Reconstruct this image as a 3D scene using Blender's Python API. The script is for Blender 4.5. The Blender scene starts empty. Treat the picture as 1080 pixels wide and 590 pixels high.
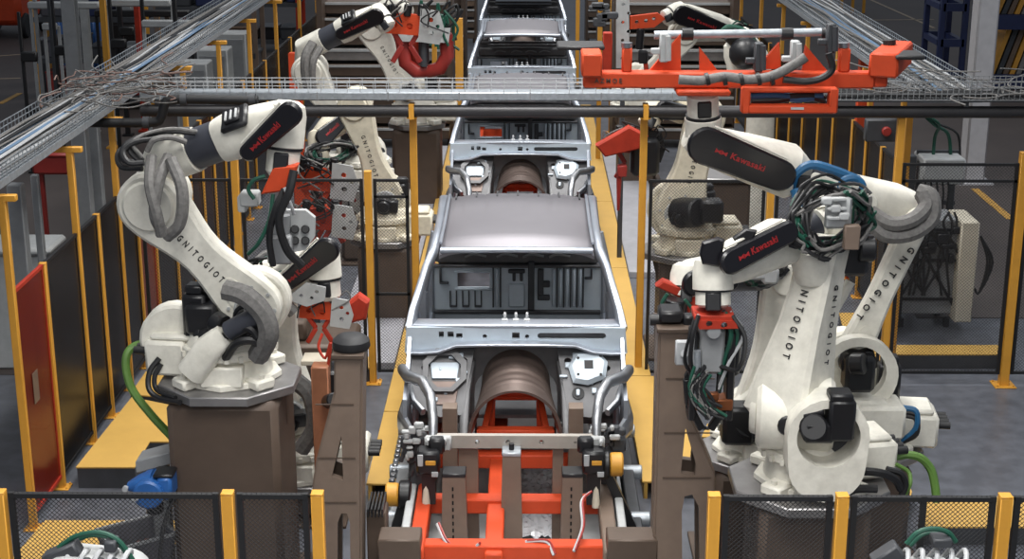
import bpy, bmesh, math, random
from mathutils import Vector, Matrix, Euler
random.seed(7)
V = Vector
X, Y, Z = V((1, 0, 0)), V((0, 1, 0)), V((0, 0, 1))
NC = V((0, -1, 0))
SC = bpy.context.scene
COL = SC.collection
PI = math.pi

# ------------------------------------------------------------------ camera
FPX, PCX, PCY = 1633.0, 540.0, 295.0
CAMZ = 5.5
PITCH = math.atan(485 / FPX)
YAW = math.atan(16 / FPX)
cd = bpy.data.cameras.new('camera')
cam = bpy.data.objects.new('camera', cd)
COL.objects.link(cam)
cam.location = (0, 0, CAMZ)
cam.rotation_euler = (PI / 2 - PITCH, 0, YAW)
cd.sensor_width = 36
cd.lens = 36 * FPX / 1080
cd.clip_end = 300
SC.camera = cam
RC = Euler((PI / 2 - PITCH, 0, YAW)).to_matrix()


def W(px, py, D):
    """the point at distance D along the line that the photo shows at (px, py)"""
    d = RC @ V(((px - PCX) / FPX, (PCY - py) / FPX, -1))
    return V((0, 0, CAMZ)) + d * (D / d.y)


def G(px, py, z=0.0):
    """the point at height z that the photo shows at (px, py)"""
    d = RC @ V(((px - PCX) / FPX, (PCY - py) / FPX, -1))
    return V((0, 0, CAMZ)) + d * ((z - CAMZ) / d.z)


def WL(l, D=None):
    return [W(p[0], p[1], p[2] if len(p) > 2 else D) for p in l]


# ------------------------------------------------------------------ materials
def lin(c):
    return tuple(((v / 255) / 12.92 if v / 255 <= .04045 else ((v / 255 + .055) / 1.055) ** 2.4) for v in c)


MATS = {}


def mat(name, rgb, rough=.5, metal=0.0, var=.12, scale=6.0, alpha=1.0, bump=0.0, spec=.5, dirt=None):
    m = bpy.data.materials.new(name)
    m.use_nodes = True
    nt = m.node_tree
    b = nt.nodes['Principled BSDF']
    c = lin(rgb)
    tc = nt.nodes.new('ShaderNodeTexCoord')
    nz = nt.nodes.new('ShaderNodeTexNoise')
    nz.inputs['Scale'].default_value = scale
    nz.inputs['Detail'].default_value = 5
    nz.inputs['Roughness'].default_value = .62
    nt.links.new(tc.outputs['Object'], nz.inputs['Vector'])
    rp = nt.nodes.new('ShaderNodeValToRGB')
    rp.color_ramp.elements[0].position = .3
    rp.color_ramp.elements[1].position = .7
    lo = [v * (1 - var) for v in c] if dirt is None else [a * (1 - var) + d_ * var for a, d_ in zip(c, lin(dirt))]
    hi = [min(1, v * (1 + var * .6)) for v in c]
    rp.color_ramp.elements[0].color = (*lo, 1)
    rp.color_ramp.elements[1].color = (*hi, 1)
    nt.links.new(nz.outputs['Fac'], rp.inputs['Fac'])
    nt.links.new(rp.outputs['Color'], b.inputs['Base Color'])
    b.inputs['Roughness'].default_value = rough
    b.inputs['Metallic'].default_value = metal
    b.inputs['Specular IOR Level'].default_value = spec
    if alpha < 1:
        b.inputs['Alpha'].default_value = alpha
    if bump:
        bp = nt.nodes.new('ShaderNodeBump')
        bp.inputs['Strength'].default_value = bump
        bp.inputs['Distance'].default_value = .01
        nt.links.new(nz.outputs['Fac'], bp.inputs['Height'])
        nt.links.new(bp.outputs['Normal'], b.inputs['Normal'])
    MATS[name] = m
    return m


M = MATS
mat('white_paint', (222, 219, 208), .42, var=.22, scale=9, dirt=(150, 145, 130))
mat('white_old', (214, 206, 186), .45, var=.25, scale=9, dirt=(140, 130, 110))
mat('black_plastic', (24, 24, 27), .38, var=.2)
mat('black_cover', (20, 19, 24), .3, var=.1)
mat('dark_band', (58, 60, 68), .45, var=.15)
mat('red_letter', (150, 32, 34), .5, var=.05)
mat('black_letter', (30, 30, 32), .6, var=.05)
mat('hose_grey', (112, 110, 108), .7, var=.35, scale=30)
mat('hose_black', (26, 26, 28), .5, var=.2)
mat('hose_green', (26, 78, 62), .45, var=.2)
mat('hose_lime', (92, 128, 58), .5, var=.2)
mat('hose_blue', (34, 96, 140), .4, var=.2)
mat('cable_white', (176, 178, 180), .5, var=.2)
mat('orange', (196, 70, 36), .55, spec=.3, var=.16, scale=7, dirt=(150, 60, 36))
mat('orange_deep', (168, 52, 34), .55, spec=.3, var=.18, scale=8)
mat('red', (150, 46, 40), .45, var=.15)
mat('yellow', (206, 148, 52), .48, var=.16, scale=5, dirt=(150, 104, 40))
mat('yellow_plate', (196, 156, 78), .55, var=.16, scale=2.4, dirt=(170, 130, 60))
mat('brown_steel', (116, 100, 88), .5, var=.2, scale=5, dirt=(84, 70, 62))
mat('brown_dark', (88, 74, 64), .5, metal=.2, var=.25, scale=3, dirt=(60, 50, 44))
mat('steel', (156, 158, 162), .32, metal=.85, var=.2, scale=5)
mat('plate_steel', (150, 148, 148), .38, metal=.7, var=.2, scale=4)
mat('galvanised', (166, 172, 178), .42, metal=.55, var=.22, scale=24)
mat('grey_paint', (138, 140, 142), .5, var=.15)
mat('grey_light', (176, 178, 178), .5, var=.15)
mat('grey_dark', (62, 64, 68), .55, var=.2)
mat('column_paint', (190, 188, 190), .55, var=.1)
mat('pipe_dark', (56, 55, 57), .4, metal=.3, var=.15)
mat('black_frame', (24, 24, 26), .5, var=.1)
mat('mesh_black', (46, 46, 48), .6, var=.05)
mat('sheet_dark', (38, 35, 34), .45, var=.3, scale=2)
mat('cable_brown', (112, 88, 80), .5, var=.2)
mat('rubber', (30, 30, 33), .6, var=.2)
mat('blue_motor', (42, 94, 160), .4, var=.15)
mat('blue_rack', (34, 44, 82), .5, var=.2)
mat('copper', (150, 92, 60), .4, metal=.8, var=.2)
mat('car_body', (172, 178, 188), .34, metal=.72, var=.10, scale=3)
mat('car_roof', (138, 135, 140), .44, metal=.7, var=.05, scale=2)
mat('car_panel', (196, 208, 218), .45, metal=.15, var=.12, scale=4)
mat('car_inner', (98, 98, 100), .45, metal=.45, var=.25, scale=5)
mat('car_tunnel', (112, 98, 92), .4, metal=.6, var=.2, scale=3)  # bare metal; the brown reflected on it is put into the colour
mat('hole_black', (10, 10, 11), .9, var=.05)
mat('cream', (206, 198, 180), .6, var=.1)
mat('brown_board', (112, 92, 76), .6, var=.2)
mat('grey_board', (128, 124, 122), .55, var=.2)
mat('bin_grey', (80, 80, 87), .6, var=.15)
mat('scrap', (120, 74, 66), .5, metal=.3, var=.4, scale=60)


def floor_mat():
    m = bpy.data.materials.new('floor_paint')
    m.use_nodes = True
    nt = m.node_tree
    b = nt.nodes['Principled BSDF']
    tc = nt.nodes.new('ShaderNodeTexCoord')
    n1 = nt.nodes.new('ShaderNodeTexNoise')
    n1.inputs['Scale'].default_value = .35
    n1.inputs['Detail'].default_value = 6
    n2 = nt.nodes.new('ShaderNodeTexNoise')
    n2.inputs['Scale'].default_value = 6
    n2.inputs['Detail'].default_value = 8
    mx = nt.nodes.new('ShaderNodeMath')
    mx.operation = 'ADD'
    nt.links.new(tc.outputs['Object'], n1.inputs['Vector'])
    nt.links.new(tc.outputs['Object'], n2.inputs['Vector'])
    nt.links.new(n1.outputs['Fac'], mx.inputs[0])
    nt.links.new(n2.outputs['Fac'], mx.inputs[1])
    rp = nt.nodes.new('ShaderNodeValToRGB')
    rp.color_ramp.elements[0].position = .75
    rp.color_ramp.elements[1].position = 1.25
    rp.color_ramp.elements[0].color = (*lin((78, 80, 86)), 1)
    rp.color_ramp.elements[1].color = (*lin((104, 107, 115)), 1)
    mr = nt.nodes.new('ShaderNodeMapRange')
    mr.inputs['From Max'].default_value = 2
    nt.links.new(mx.outputs[0], mr.inputs['Value'])
    rp.color_ramp.elements[0].position = .38
    rp.color_ramp.elements[1].position = .62
    nt.links.new(mr.outputs[0], rp.inputs['Fac'])
    nt.links.new(rp.outputs['Color'], b.inputs['Base Color'])
    b.inputs['Roughness'].default_value = .34
    M['floor'] = m


floor_mat()


def far_floor_mat(name, rgb):
    return mat(name, rgb, .6, var=.25, scale=.5)


far_floor_mat('floor_reflect_brown', (74, 66, 63))  # brown reflection on the far floor, put into the colour


def curtain(name, rgb, tr=.35, tint=(240, 110, 60)):
    """tinted see-through plastic sheet"""
    m = bpy.data.materials.new(name)
    m.use_nodes = True
    nt = m.node_tree
    b = nt.nodes['Principled BSDF']
    b.inputs['Base Color'].default_value = (*lin(rgb), 1)
    b.inputs['Roughness'].default_value = .25
    t = nt.nodes.new('ShaderNodeBsdfTransparent')
    t.inputs['Color'].default_value = (*lin(tint), 1)
    mx = nt.nodes.new('ShaderNodeMixShader')
    mx.inputs[0].default_value = tr
    out = nt.nodes['Material Output']
    nt.links.new(b.outputs[0], mx.inputs[1])
    nt.links.new(t.outputs[0], mx.inputs[2])
    nt.links.new(mx.outputs[0], out.inputs['Surface'])
    M[name] = m


curtain('curtain_red', (116, 40, 28), .42)
curtain('curtain_orange', (128, 52, 26), .2)
curtain('smoked', (32, 29, 28), .34, (120, 112, 108))


# ------------------------------------------------------------------ mesh builder
def frame(d):
    d = d.normalized()
    a = Z if abs(d.z) < .9 else X
    u = d.cross(a).normalized()
    return u, d.cross(u).normalized()


EACH = set('sheet_frame wall_recess tube_clamp coupling hose_clip wiper_bracket stud_plate clamp_block label_plate drive_fitting valve rubber_pad bracket slot weld_seam foot sensor_plate hose cable cover_plate cross_beam rail roof_bead joint_strip connector_fin slat gusset wall_seam grommet roller barrier_post tyre access_panel joint_cover mounting_bracket motor_fin connector head_plate'.split())


class MB:
    def __init__(s):
        s.v, s.f, s.cuts = [], [], []

    def use(s, m):
        """material of the faces added from here on"""
        s.cuts.append((len(s.f), m))
        return s

    def ring(s, pts):
        i = len(s.v)
        s.v.extend(V(p) for p in pts)
        return list(range(i, i + len(pts)))

    def bridge(s, a, b):
        n = len(a)
        for i in range(n):
            j = (i + 1) % n
            s.f.append((a[i], a[j], b[j], b[i]))

    def loft(s, rings, cap=True):
        R = [s.ring(r) for r in rings]
        for a, b in zip(R, R[1:]):
            s.bridge(a, b)
        if cap:
            s.f.append(tuple(R[0]))
            s.f.append(tuple(R[-1]))
        return s

    def box(s, c, size, ax=(X, Y, Z), b=0.0):
        c = V(c)
        h = [v / 2 for v in size]
        if b <= 0:
            i = len(s.v)
            for sx in (-1, 1):
                for sy in (-1, 1):
                    for sz in (-1, 1):
                        s.v.append(c + ax[0] * h[0] * sx + ax[1] * h[1] * sy + ax[2] * h[2] * sz)
            for q in ((0, 1, 3, 2), (4, 6, 7, 5), (0, 4, 5, 1), (2, 3, 7, 6), (0, 2, 6, 4), (1, 5, 7, 3)):
                s.f.append(tuple(i + k for k in q))
            return s
        b = min(b, min(h) * .95)
        idx = {}
        for sx in (-1, 1):
            for sy in (-1, 1):
                for sz in (-1, 1):
                    sg = (sx, sy, sz)
                    for k in range(3):
                        p = [(h[q] - (0 if q == k else b)) * sg[q] for q in range(3)]
                        idx[sg, k] = len(s.v)
                        s.v.append(c + ax[0] * p[0] + ax[1] * p[1] + ax[2] * p[2])
        for k in range(3):
            o = [q for q in range(3) if q != k]
            for sg in (-1, 1):
                f = []
                for a_, b_ in ((-1, -1), (1, -1), (1, 1), (-1, 1)):
                    g = [0, 0, 0]
                    g[k], g[o[0]], g[o[1]] = sg, a_, b_
                    f.append(idx[tuple(g), k])
                s.f.append(tuple(f))
            for a_ in (-1, 1):
                for b_ in (-1, 1):
                    g0, g1 = [0, 0, 0], [0, 0, 0]
                    g0[k], g1[k] = -1, 1
                    g0[o[0]] = g1[o[0]] = a_
                    g0[o[1]] = g1[o[1]] = b_
                    s.f.append((idx[tuple(g0), o[0]], idx[tuple(g1), o[0]], idx[tuple(g1), o[1]], idx[tuple(g0), o[1]]))
        for sx in (-1, 1):
            for sy in (-1, 1):
                for sz in (-1, 1):
                    s.f.append(tuple(idx[(sx, sy, sz), k] for k in range(3)))
        return s

    def bar(s, p0, p1, w, h=None, up=Z, b=0.0):
        p0, p1 = V(p0), V(p1)
        d = (p1 - p0)
        L = d.length
        d.normalize()
        if abs(d.dot(up)) > .98:
            up = Y if abs(d.y) < .9 else X
        u = d.cross(up).normalized()
        v = u.cross(d).normalized()
        return s.box((p0 + p1) / 2, (w, h or w, L), (u, v, d), b)

    def cyl(s, p0, p1, r0, r1=None, n=16, ch=0.0, cap=True):
        p0, p1 = V(p0), V(p1)
        r1 = r0 if r1 is None else r1
        d = (p1 - p0).normalized()
        u, v = frame(d)
        st = [(p0, r0), (p1, r1)]
        if ch:
            st = [(p0, r0 - ch), (p0 + d * ch, r0), (p1 - d * ch, r1), (p1, r1 - ch)]
        return s.loft([[c + (u * math.cos(2 * PI * i / n) + v * math.sin(2 * PI * i / n)) * r for i in range(n)] for c, r in st], cap)

    def lathe(s, p, axis, prof, n=20):
        p = V(p)
        d = V(axis).normalized()
        u, v = frame(d)
        return s.loft([[p + d * h + (u * math.cos(2 * PI * i / n) + v * math.sin(2 * PI * i / n)) * max(r, .0005) for i in range(n)] for r, h in prof])

    def ball(s, c, r, n=12, sq=(1, 1, 1)):
        c = V(c)
        rings = []
        m = max(4, n // 2)
        for j in range(m + 1):
            t = -PI / 2 + PI * j / m
            rr = max(math.cos(t), .02) * r
            rings.append([c + V((rr * math.cos(2 * PI * i / n) * sq[0], rr * math.sin(2 * PI * i / n) * sq[1], r * math.sin(t) * sq[2])) for i in range(n)])
        return s.loft(rings)

    def tube(s, pts, r, n=6, seg=5, closed=False):
        pts = [V(p) for p in pts]
        if len(pts) > 2 and seg > 1:
            q = [pts[0] * 2 - pts[1]] + pts + [pts[-1] * 2 - pts[-2]]
            out = []
            for i in range(1, len(q) - 2):
                a, b, c, d = q[i - 1:i + 3]
                for k in range(seg):
                    t = k / seg
                    out.append(.5 * ((2 * b) + (c - a) * t + (2 * a - 5 * b + 4 * c - d) * t * t + (3 * b - a - 3 * c + d) * t ** 3))
            out.append(pts[-1])
            pts = out
        rings = []
        u = None
        for i, p in enumerate(pts):
            d = (pts[min(i + 1, len(pts) - 1)] - pts[max(i - 1, 0)])
            if d.length < 1e-9:
                d = V((0, 0, 1))
            d.normalize()
            if u is None:
                u, _ = frame(d)
            u = u - d * u.dot(d)
            if u.length < 1e-6:
                u, _ = frame(d)
            u.normalize()
            v = d.cross(u)
            rings.append([p + (u * math.cos(2 * PI * k / n) + v * math.sin(2 * PI * k / n)) * r for k in range(n)])
        return s.loft(rings)

    def sell(s, stations, n=20, up=Z, p=3.0, roll=0.0):
        """loft of rounded-rectangle sections: stations = [(centre, half width, half height), ...]"""
        rings = []
        cs = [V(a[0]) for a in stations]
        for i, (c, a, b) in enumerate(stations):
            d = (cs[min(i + 1, len(cs) - 1)] - cs[max(i - 1, 0)]).normalized()
            uu = up if abs(d.dot(up)) < .97 else Y
            u = d.cross(uu).normalized()
            v = u.cross(d).normalized()
            if roll:
                u, v = u * math.cos(roll) + v * math.sin(roll), v * math.cos(roll) - u * math.sin(roll)
            r = []
            for k in range(n):
                t = 2 * PI * (k + .5) / n
                ct, sn = math.cos(t), math.sin(t)
                r.append(V(c) + u * a * math.copysign(abs(ct) ** (2 / p), ct) + v * b * math.copysign(abs(sn) ** (2 / p), sn))
            rings.append(r)
        return s.loft(rings)

    def prism(s, pts, O, U, Vv, N, t, ch=0.0):
        """extrude a 2D outline from O by t along N; ch chamfers the far rim"""
        O = V(O)
        n = len(pts)
        area = sum(pts[i][0] * pts[(i + 1) % n][1] - pts[(i + 1) % n][0] * pts[i][1] for i in range(n))
        sg = 1 if area > 0 else -1

        def off(d):
            r = []
            for i in range(n):
                a, b, c = pts[i - 1], pts[i], pts[(i + 1) % n]
                e1 = V((b[0] - a[0], b[1] - a[1]))
                e2 = V((c[0] - b[0], c[1] - b[1]))
                n1 = V((-e1.y, e1.x)).normalized() if e1.length > 1e-9 else V((0, 0))
                n2 = V((-e2.y, e2.x)).normalized() if e2.length > 1e-9 else n1
                m = n1 + n2
                if m.length < 1e-6:
                    m = n1
                m.normalize()
                k = 1 / max(.4, m.dot(n1)) if n1.length else 1
                r.append((b[0] + m.x * d * k * sg, b[1] + m.y * d * k * sg))
            return r
        P = lambda q, h: [O + U * a + Vv * b + N * h for a, b in q]
        if ch:
            s.loft([P(off(ch), 0), P(pts, ch * (1 if t > 0 else -1)), P(pts, t - ch * (1 if t > 0 else -1)), P(off(ch), t)])
        else:
            s.loft([P(pts, 0), P(pts, t)])
        return s

    def plate(s, outline, holes, O, U, Vv, N, t):
        """flat plate with real holes"""
        bm = bmesh.new()
        es = []
        for lp in [outline] + list(holes):
            vs = [bm.verts.new((a, b, 0)) for a, b in lp]
            es += [bm.edges.new((vs[i], vs[(i + 1) % len(vs)])) for i in range(len(vs))]
        bmesh.ops.triangle_fill(bm, use_beauty=True, use_dissolve=False, edges=es, normal=(0, 0, 1))
        bm.verts.index_update()
        O = V(O)
        i0 = len(s.v)
        k = len(bm.verts)
        co = [v.co.copy() for v in bm.verts]
        for h in (0, t):
            s.v.extend(O + U * c.x + Vv * c.y + N * h for c in co)
        for f in bm.faces:
            ids = [v.index for v in f.verts]
            s.f.append(tuple(i0 + q for q in ids))
            s.f.append(tuple(i0 + k + q for q in reversed(ids)))
        for e in bm.edges:
            if len(e.link_faces) == 1:
                a, b = e.verts[0].index, e.verts[1].index
                s.f.append((i0 + a, i0 + b, i0 + k + b, i0 + k + a))
        bm.free()
        return s

    def islands(s):
        p = list(range(len(s.v)))

        def find(a):
            while p[a] != a:
                p[a] = p[p[a]]
                a = p[a]
            return a
        for f in s.f:
            r = find(f[0])
            for q in f[1:]:
                p[find(q)] = r
        out = {}
        for f in s.f:
            out.setdefault(find(f[0]), []).append(f)
        res = []
        for fs in out.values():
            b = MB()
            mp = {}
            for f in fs:
                for q in f:
                    if q not in mp:
                        mp[q] = len(b.v)
                        b.v.append(s.v[q])
                b.f.append(tuple(mp[q] for q in f))
            res.append(b)
        return res

    def build(s, name, m, parent=None, angle=38):
        if parent is not None and name in EACH:
            isl = s.islands()
            if len(isl) > 1:
                return [b._build(name, m, parent, angle) for b in isl][0]
        return s._build(name, m, parent, angle)

    def _build(s, name, m, parent=None, angle=38):
        me = bpy.data.meshes.new(name)
        base = parent_loc(parent) if parent else V((0, 0, 0))
        if parent is None:
            lo = V((min(v.x for v in s.v), min(v.y for v in s.v), min(v.z for v in s.v)))
            hi = V((max(v.x for v in s.v), max(v.y for v in s.v), max(v.z for v in s.v)))
            base = V(((lo.x + hi.x) / 2, (lo.y + hi.y) / 2, lo.z))
        me.from_pydata([tuple(v - base) for v in s.v], [], s.f)
        bm = bmesh.new()
        bm.from_mesh(me)
        bmesh.ops.recalc_face_normals(bm, faces=bm.faces)
        bm.to_mesh(me)
        bm.free()
        me.polygons.foreach_set('use_smooth', [True] * len(me.polygons))
        me.set_sharp_from_angle(angle=math.radians(angle))
        me.materials.append(M[m] if isinstance(m, str) else m)
        if s.cuts:
            ids = [0] * len(s.f)
            for k, (st, mm) in enumerate(s.cuts):
                me.materials.append(M[mm])
                for q in range(st, len(s.f)):
                    ids[q] = k + 1
            me.polygons.foreach_set('material_index', ids)
        o = bpy.data.objects.new(name, me)
        COL.objects.link(o)
        if parent:
            o.parent = parent
        else:
            o.location = base
        return o


def parent_loc(o):
    p = V((0, 0, 0))
    while o is not None:
        p += V(o.location)
        o = o.parent
    return p


def tag(o, label, cat, group=None, kind=None):
    o['label'] = label
    if cat:
        o['category'] = cat
    if group:
        o['group'] = group
    if kind:
        o['kind'] = kind
    return o


def thing(name, label, cat, loc, group=None):
    o = bpy.data.objects.new(name, None)
    COL.objects.link(o)
    o.location = loc
    o.empty_display_size = .1
    return tag(o, label, cat, group)


def structure(o, label=None):
    o['kind'] = 'structure'
    if label:
        o['label'] = label
    return o


CH = {}


def link_copy(o, parent=None):
    c = o.copy()
    COL.objects.link(c)
    c.parent = parent
    return c


def copy_tree(root, loc, label, group=None):
    r = link_copy(root)
    r.location = loc
    r['label'] = label
    if group:
        r['group'] = group

    def rec(a, b):
        for ch in [k for k in bpy.data.objects if k.parent == a]:
            rec(ch, link_copy(ch, b))
    rec(root, r)
    return r


ORD = 'first second third fourth fifth sixth seventh eighth ninth tenth eleventh twelfth thirteenth fourteenth fifteenth sixteenth seventeenth eighteenth nineteenth twentieth'.split()


def circ(cx, cy, r, n=16, a0=0.0):
    return [(cx + r * math.cos(a0 + 2 * PI * i / n), cy + r * math.sin(a0 + 2 * PI * i / n)) for i in range(n)]


def rect(x0, y0, x1, y1):
    return [(x0, y0), (x1, y0), (x1, y1), (x0, y1)]


def capsule(L, r0, r1, n=10, rm=None):
    """outline round (0,0) of r0 and (L,0) of r1, sides passing rm half way"""
    pts = []
    for i in range(n + 1):
        a = PI / 2 + PI * i / n
        pts.append((r0 * math.cos(a), r0 * math.sin(a)))
    K = 12
    sm = lambda t: t * t * (3 - 2 * t)
    side = []
    for i in range(1, K):
        t = i / K
        if rm is None:
            w = r0 + (r1 - r0) * t
        elif t < .5:
            w = r0 + (rm - r0) * sm(t * 2)
        else:
            w = rm + (r1 - rm) * sm(t * 2 - 1)
        side.append((L * t, w))
    pts += [(x, -w) for x, w in side]
    for i in range(n + 1):
        a = -PI / 2 + PI * i / n
        pts.append((L + r1 * math.cos(a), r1 * math.sin(a)))
    pts += [(x, w) for x, w in reversed(side)]
    return pts


_TXT = {}


def text_geo(mb, txt, O, U, Vv, N, height, depth=.004, spacing=1.0, length=None):
    """raised lettering starting at O, running along U"""
    key = (txt, spacing)
    if key not in _TXT:
        cu = bpy.data.curves.new('lettering', 'FONT')
        cu.body = txt
        cu.size = 1
        cu.space_character = spacing
        cu.resolution_u = 2
        cu.extrude = .5
        cu.offset = .018
        ob = bpy.data.objects.new('lettering', cu)
        COL.objects.link(ob)
        bpy.context.view_layer.update()
        me = bpy.data.meshes.new_from_object(ob.evaluated_get(bpy.context.evaluated_depsgraph_get()))
        _TXT[key] = ([v.co.copy() for v in me.vertices], [tuple(p.vertices) for p in me.polygons])
        bpy.data.objects.remove(ob)
        bpy.data.curves.remove(cu)
        bpy.data.meshes.remove(me)
    vs, fs = _TXT[key]
    x0, x1 = min(v.x for v in vs), max(v.x for v in vs)
    k = height / .7
    kx = length / (x1 - x0) if length else k
    i = len(mb.v)
    mb.v.extend(V(O) + U * (c.x - x0) * kx + Vv * c.y * k + N * (c.z + .5) * depth for c in vs)
    mb.f.extend(tuple(i + q for q in f) for f in fs)
    return mb
# ------------------------------------------------------------------ setting: floor, markings, columns
mb = MB()
mb.box((0, 30, -.06), (60, 80, .12))
structure(mb.build('floor', 'floor'))
mb = MB()
mb.box((10.2, 40, .002), (11.4, 46, .012))
structure(mb.build('floor_aisle', 'floor_reflect_brown'))
mb = MB()
mb.box((-11.5, 40, .002), (13.4, 50, .012))
structure(mb.build('floor_left_aisle', 'floor_reflect_brown'))


def stripe(p, q, w, m='floor_line'):
    b = MB()
    p, q = V(p), V(q)
    d = (q - p).normalized()
    b.box((p + q) / 2 + V((0, 0, .012)), ((q - p).length, w, .006), (d, Z.cross(d), Z))
    return structure(b.build('floor_marking', m))


mat('floor_line', (168, 150, 128), .6, var=.3)
mat('floor_line_yellow', (196, 150, 70), .6, var=.3)
for a, b in (((868, 2), (920, 40)), ((918, 0), (985, 30)), ((868, 22), (985, 21)), ((905, 15), (950, 60))):
    stripe(G(*a), G(*b), .09)
stripe(G(1028, 200), G(1066, 232), .12, 'floor_line_yellow')
stripe(G(0, 110), G(21, 99), .12, 'floor_line_yellow')
stripe(G(-10, 60), G(22, 58), .09)
stripe(G(-10, 84), G(22, 83), .09)


def hcolumn(px0, px1, py, name, m, D=None, h=8.0):
    a = G((px0 + px1) / 2, py)
    D = a.y
    w = (W(px1, py, D) - W(px0, py, D)).length
    b = MB()
    t = w * .08
    b.box((a.x, D - w * .45, h / 2), (w, t, h), b=.006)
    b.box((a.x, D + w * .45, h / 2), (w, t, h), b=.006)
    b.box((a.x, D, h / 2), (t, w * .9, h))
    b.box((a.x, D, .012), (w * 1.5, w * 1.5, .024))
    o = b.build(name, m)
    structure(o)
    return o


# the big pale column is a closed box section
a = G(1024, 192)
mb = MB()
w = (W(1037, 192, a.y) - W(1012, 192, a.y)).length
mb.box((a.x, a.y, 4), (w * .86, w, 8), b=.03)
mb.box((a.x, a.y, .015), (w * 1.5, w * 1.5, .03))
structure(mb.build('column_right', 'column_paint'))
hcolumn(80, 94, 178, 'column_left', 'grey_paint')
hcolumn(95, 103, 140, 'column_left_rear', 'grey_light')
hcolumn(167, 179, 76, 'column_left_far', 'grey_paint')

# ------------------------------------------------------------------ portal, pipe and trays
YP = 14.8
XL, XR = -3.95, 3.95
mb = MB()
mb.tube([V((-3.72, YP - .05, 2.81)), V((8.2, YP - .05, 2.81))], .058, 14, 1)
pipe = mb.build('pipe', 'pipe_dark')
tag(pipe, 'long dark grey pipe running across the whole hall just below the cable channel', 'pipe')
t = thing('air_pipe', 'black pipe with an elbow at the left end below the cable channel', 'pipe', (-3.6, YP - .22, 2.74))
mb = MB()
mb.tube([V((-4.3, YP - .3, 2.74)), V((-3.6, YP - .3, 2.74)), V((-3.48, YP - .3, 2.78)), V((-3.44, YP - .3, 2.9)), V((-3.4, YP - .28, 2.95)), V((-3.2, YP - .28, 2.96)), V((-2.55, YP - .28, 2.95))], .045, 10, 4)
mb.build('pipe_run', 'hose_black', t)
mb = MB()
for x in (-3.62, -3.25, -2.6):
    mb.cyl((x - .03, YP - .29, 2.74 if x < -3.5 else 2.96), (x + .03, YP - .29, 2.74 if x < -3.5 else 2.96), .058, n=12)
mb.build('coupling', 'grey_dark', t)

# clips that hold the pipe to the two portal posts
t = thing('cable_channel', 'silver galvanised cable channel with a wire basket on top, spanning over the queue of cabs', 'cable channel', (0, YP, 2.93))
mb = MB()
x0, x1 = -3.72, 1.78
mb.box(((x0 + x1) / 2, YP, 2.96), (x1 - x0, .2, .085), b=.012)
mb.build('channel', 'galvanised', t)
mb = MB()
for z in (3.06, 3.105):
    for y in (YP - .1, YP + .1):
        mb.bar((x0, y, z), (x1, y, z), .007)
n = 44
for i in range(n + 1):
    x = x0 + (x1 - x0) * i / n
    for y in (YP - .1, YP + .1):
        mb.bar((x, y, 3.0), (x, y, 3.11), .006, up=Y)
mb.build('wire_basket', 'cable_white', t)
mb = MB()
for i in range(8):
    mb.box((x0 + .35 + i * .68, YP - .102, 2.96), (.012, .006, .083))
mb.build('joint_strip', 'grey_paint', t)
# right continuation : dark wire basket
t = thing('wire_basket_tray', 'dark wire basket tray running to the right edge over the grey pipe', 'cable tray', (5.8, YP + .05, 2.93))
mb = MB()
x0, x1 = 2.35, 8.2
for y in (YP - .14, YP + .02, YP + .18):
    mb.bar((x0, y, 2.94), (x1, y, 2.94), .008)
for z in (3.0, 3.06, 3.12):
    for y in (YP - .14, YP + .18):
        mb.bar((x0, y, z), (x1, y, z), .006)
n = 110
for i in range(n + 1):
    x = x0 + (x1 - x0) * i / n
    mb.bar((x, YP - .14, 2.94), (x, YP + .18, 2.94), .006)
    for y in (YP - .14, YP + .18):
        mb.bar((x, y, 2.94), (x, y, 3.12), .006, up=Y)
mb.build('wire_mesh', 'grey_paint', t)
mb = MB()
mb.box(((x0 + x1) / 2, YP + .02, 2.925), (x1 - x0, .3, .012))
mb.build('tray_base', 'grey_dark', t)
for x in (2.6, 4.2, 5.8, 7.4):
    mb = MB()
    mb.box((x, YP - .04, 2.893), (.05, .1, .056))
    mb.build('support', 'grey_dark', t)
mb = MB()
for k in range(7):
    y = YP - .1 + .04 * k
    mb.tube([V((x0 + i * .6, y + random.uniform(-.012, .012), 2.965 + random.uniform(0, .03))) for i in range(10)], .015, 6, 3)
o = mb.build('tray_cables', 'hose_black')
tag(o, 'black cables lying in the dark basket tray at the right', 'cables', kind='stuff')


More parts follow.
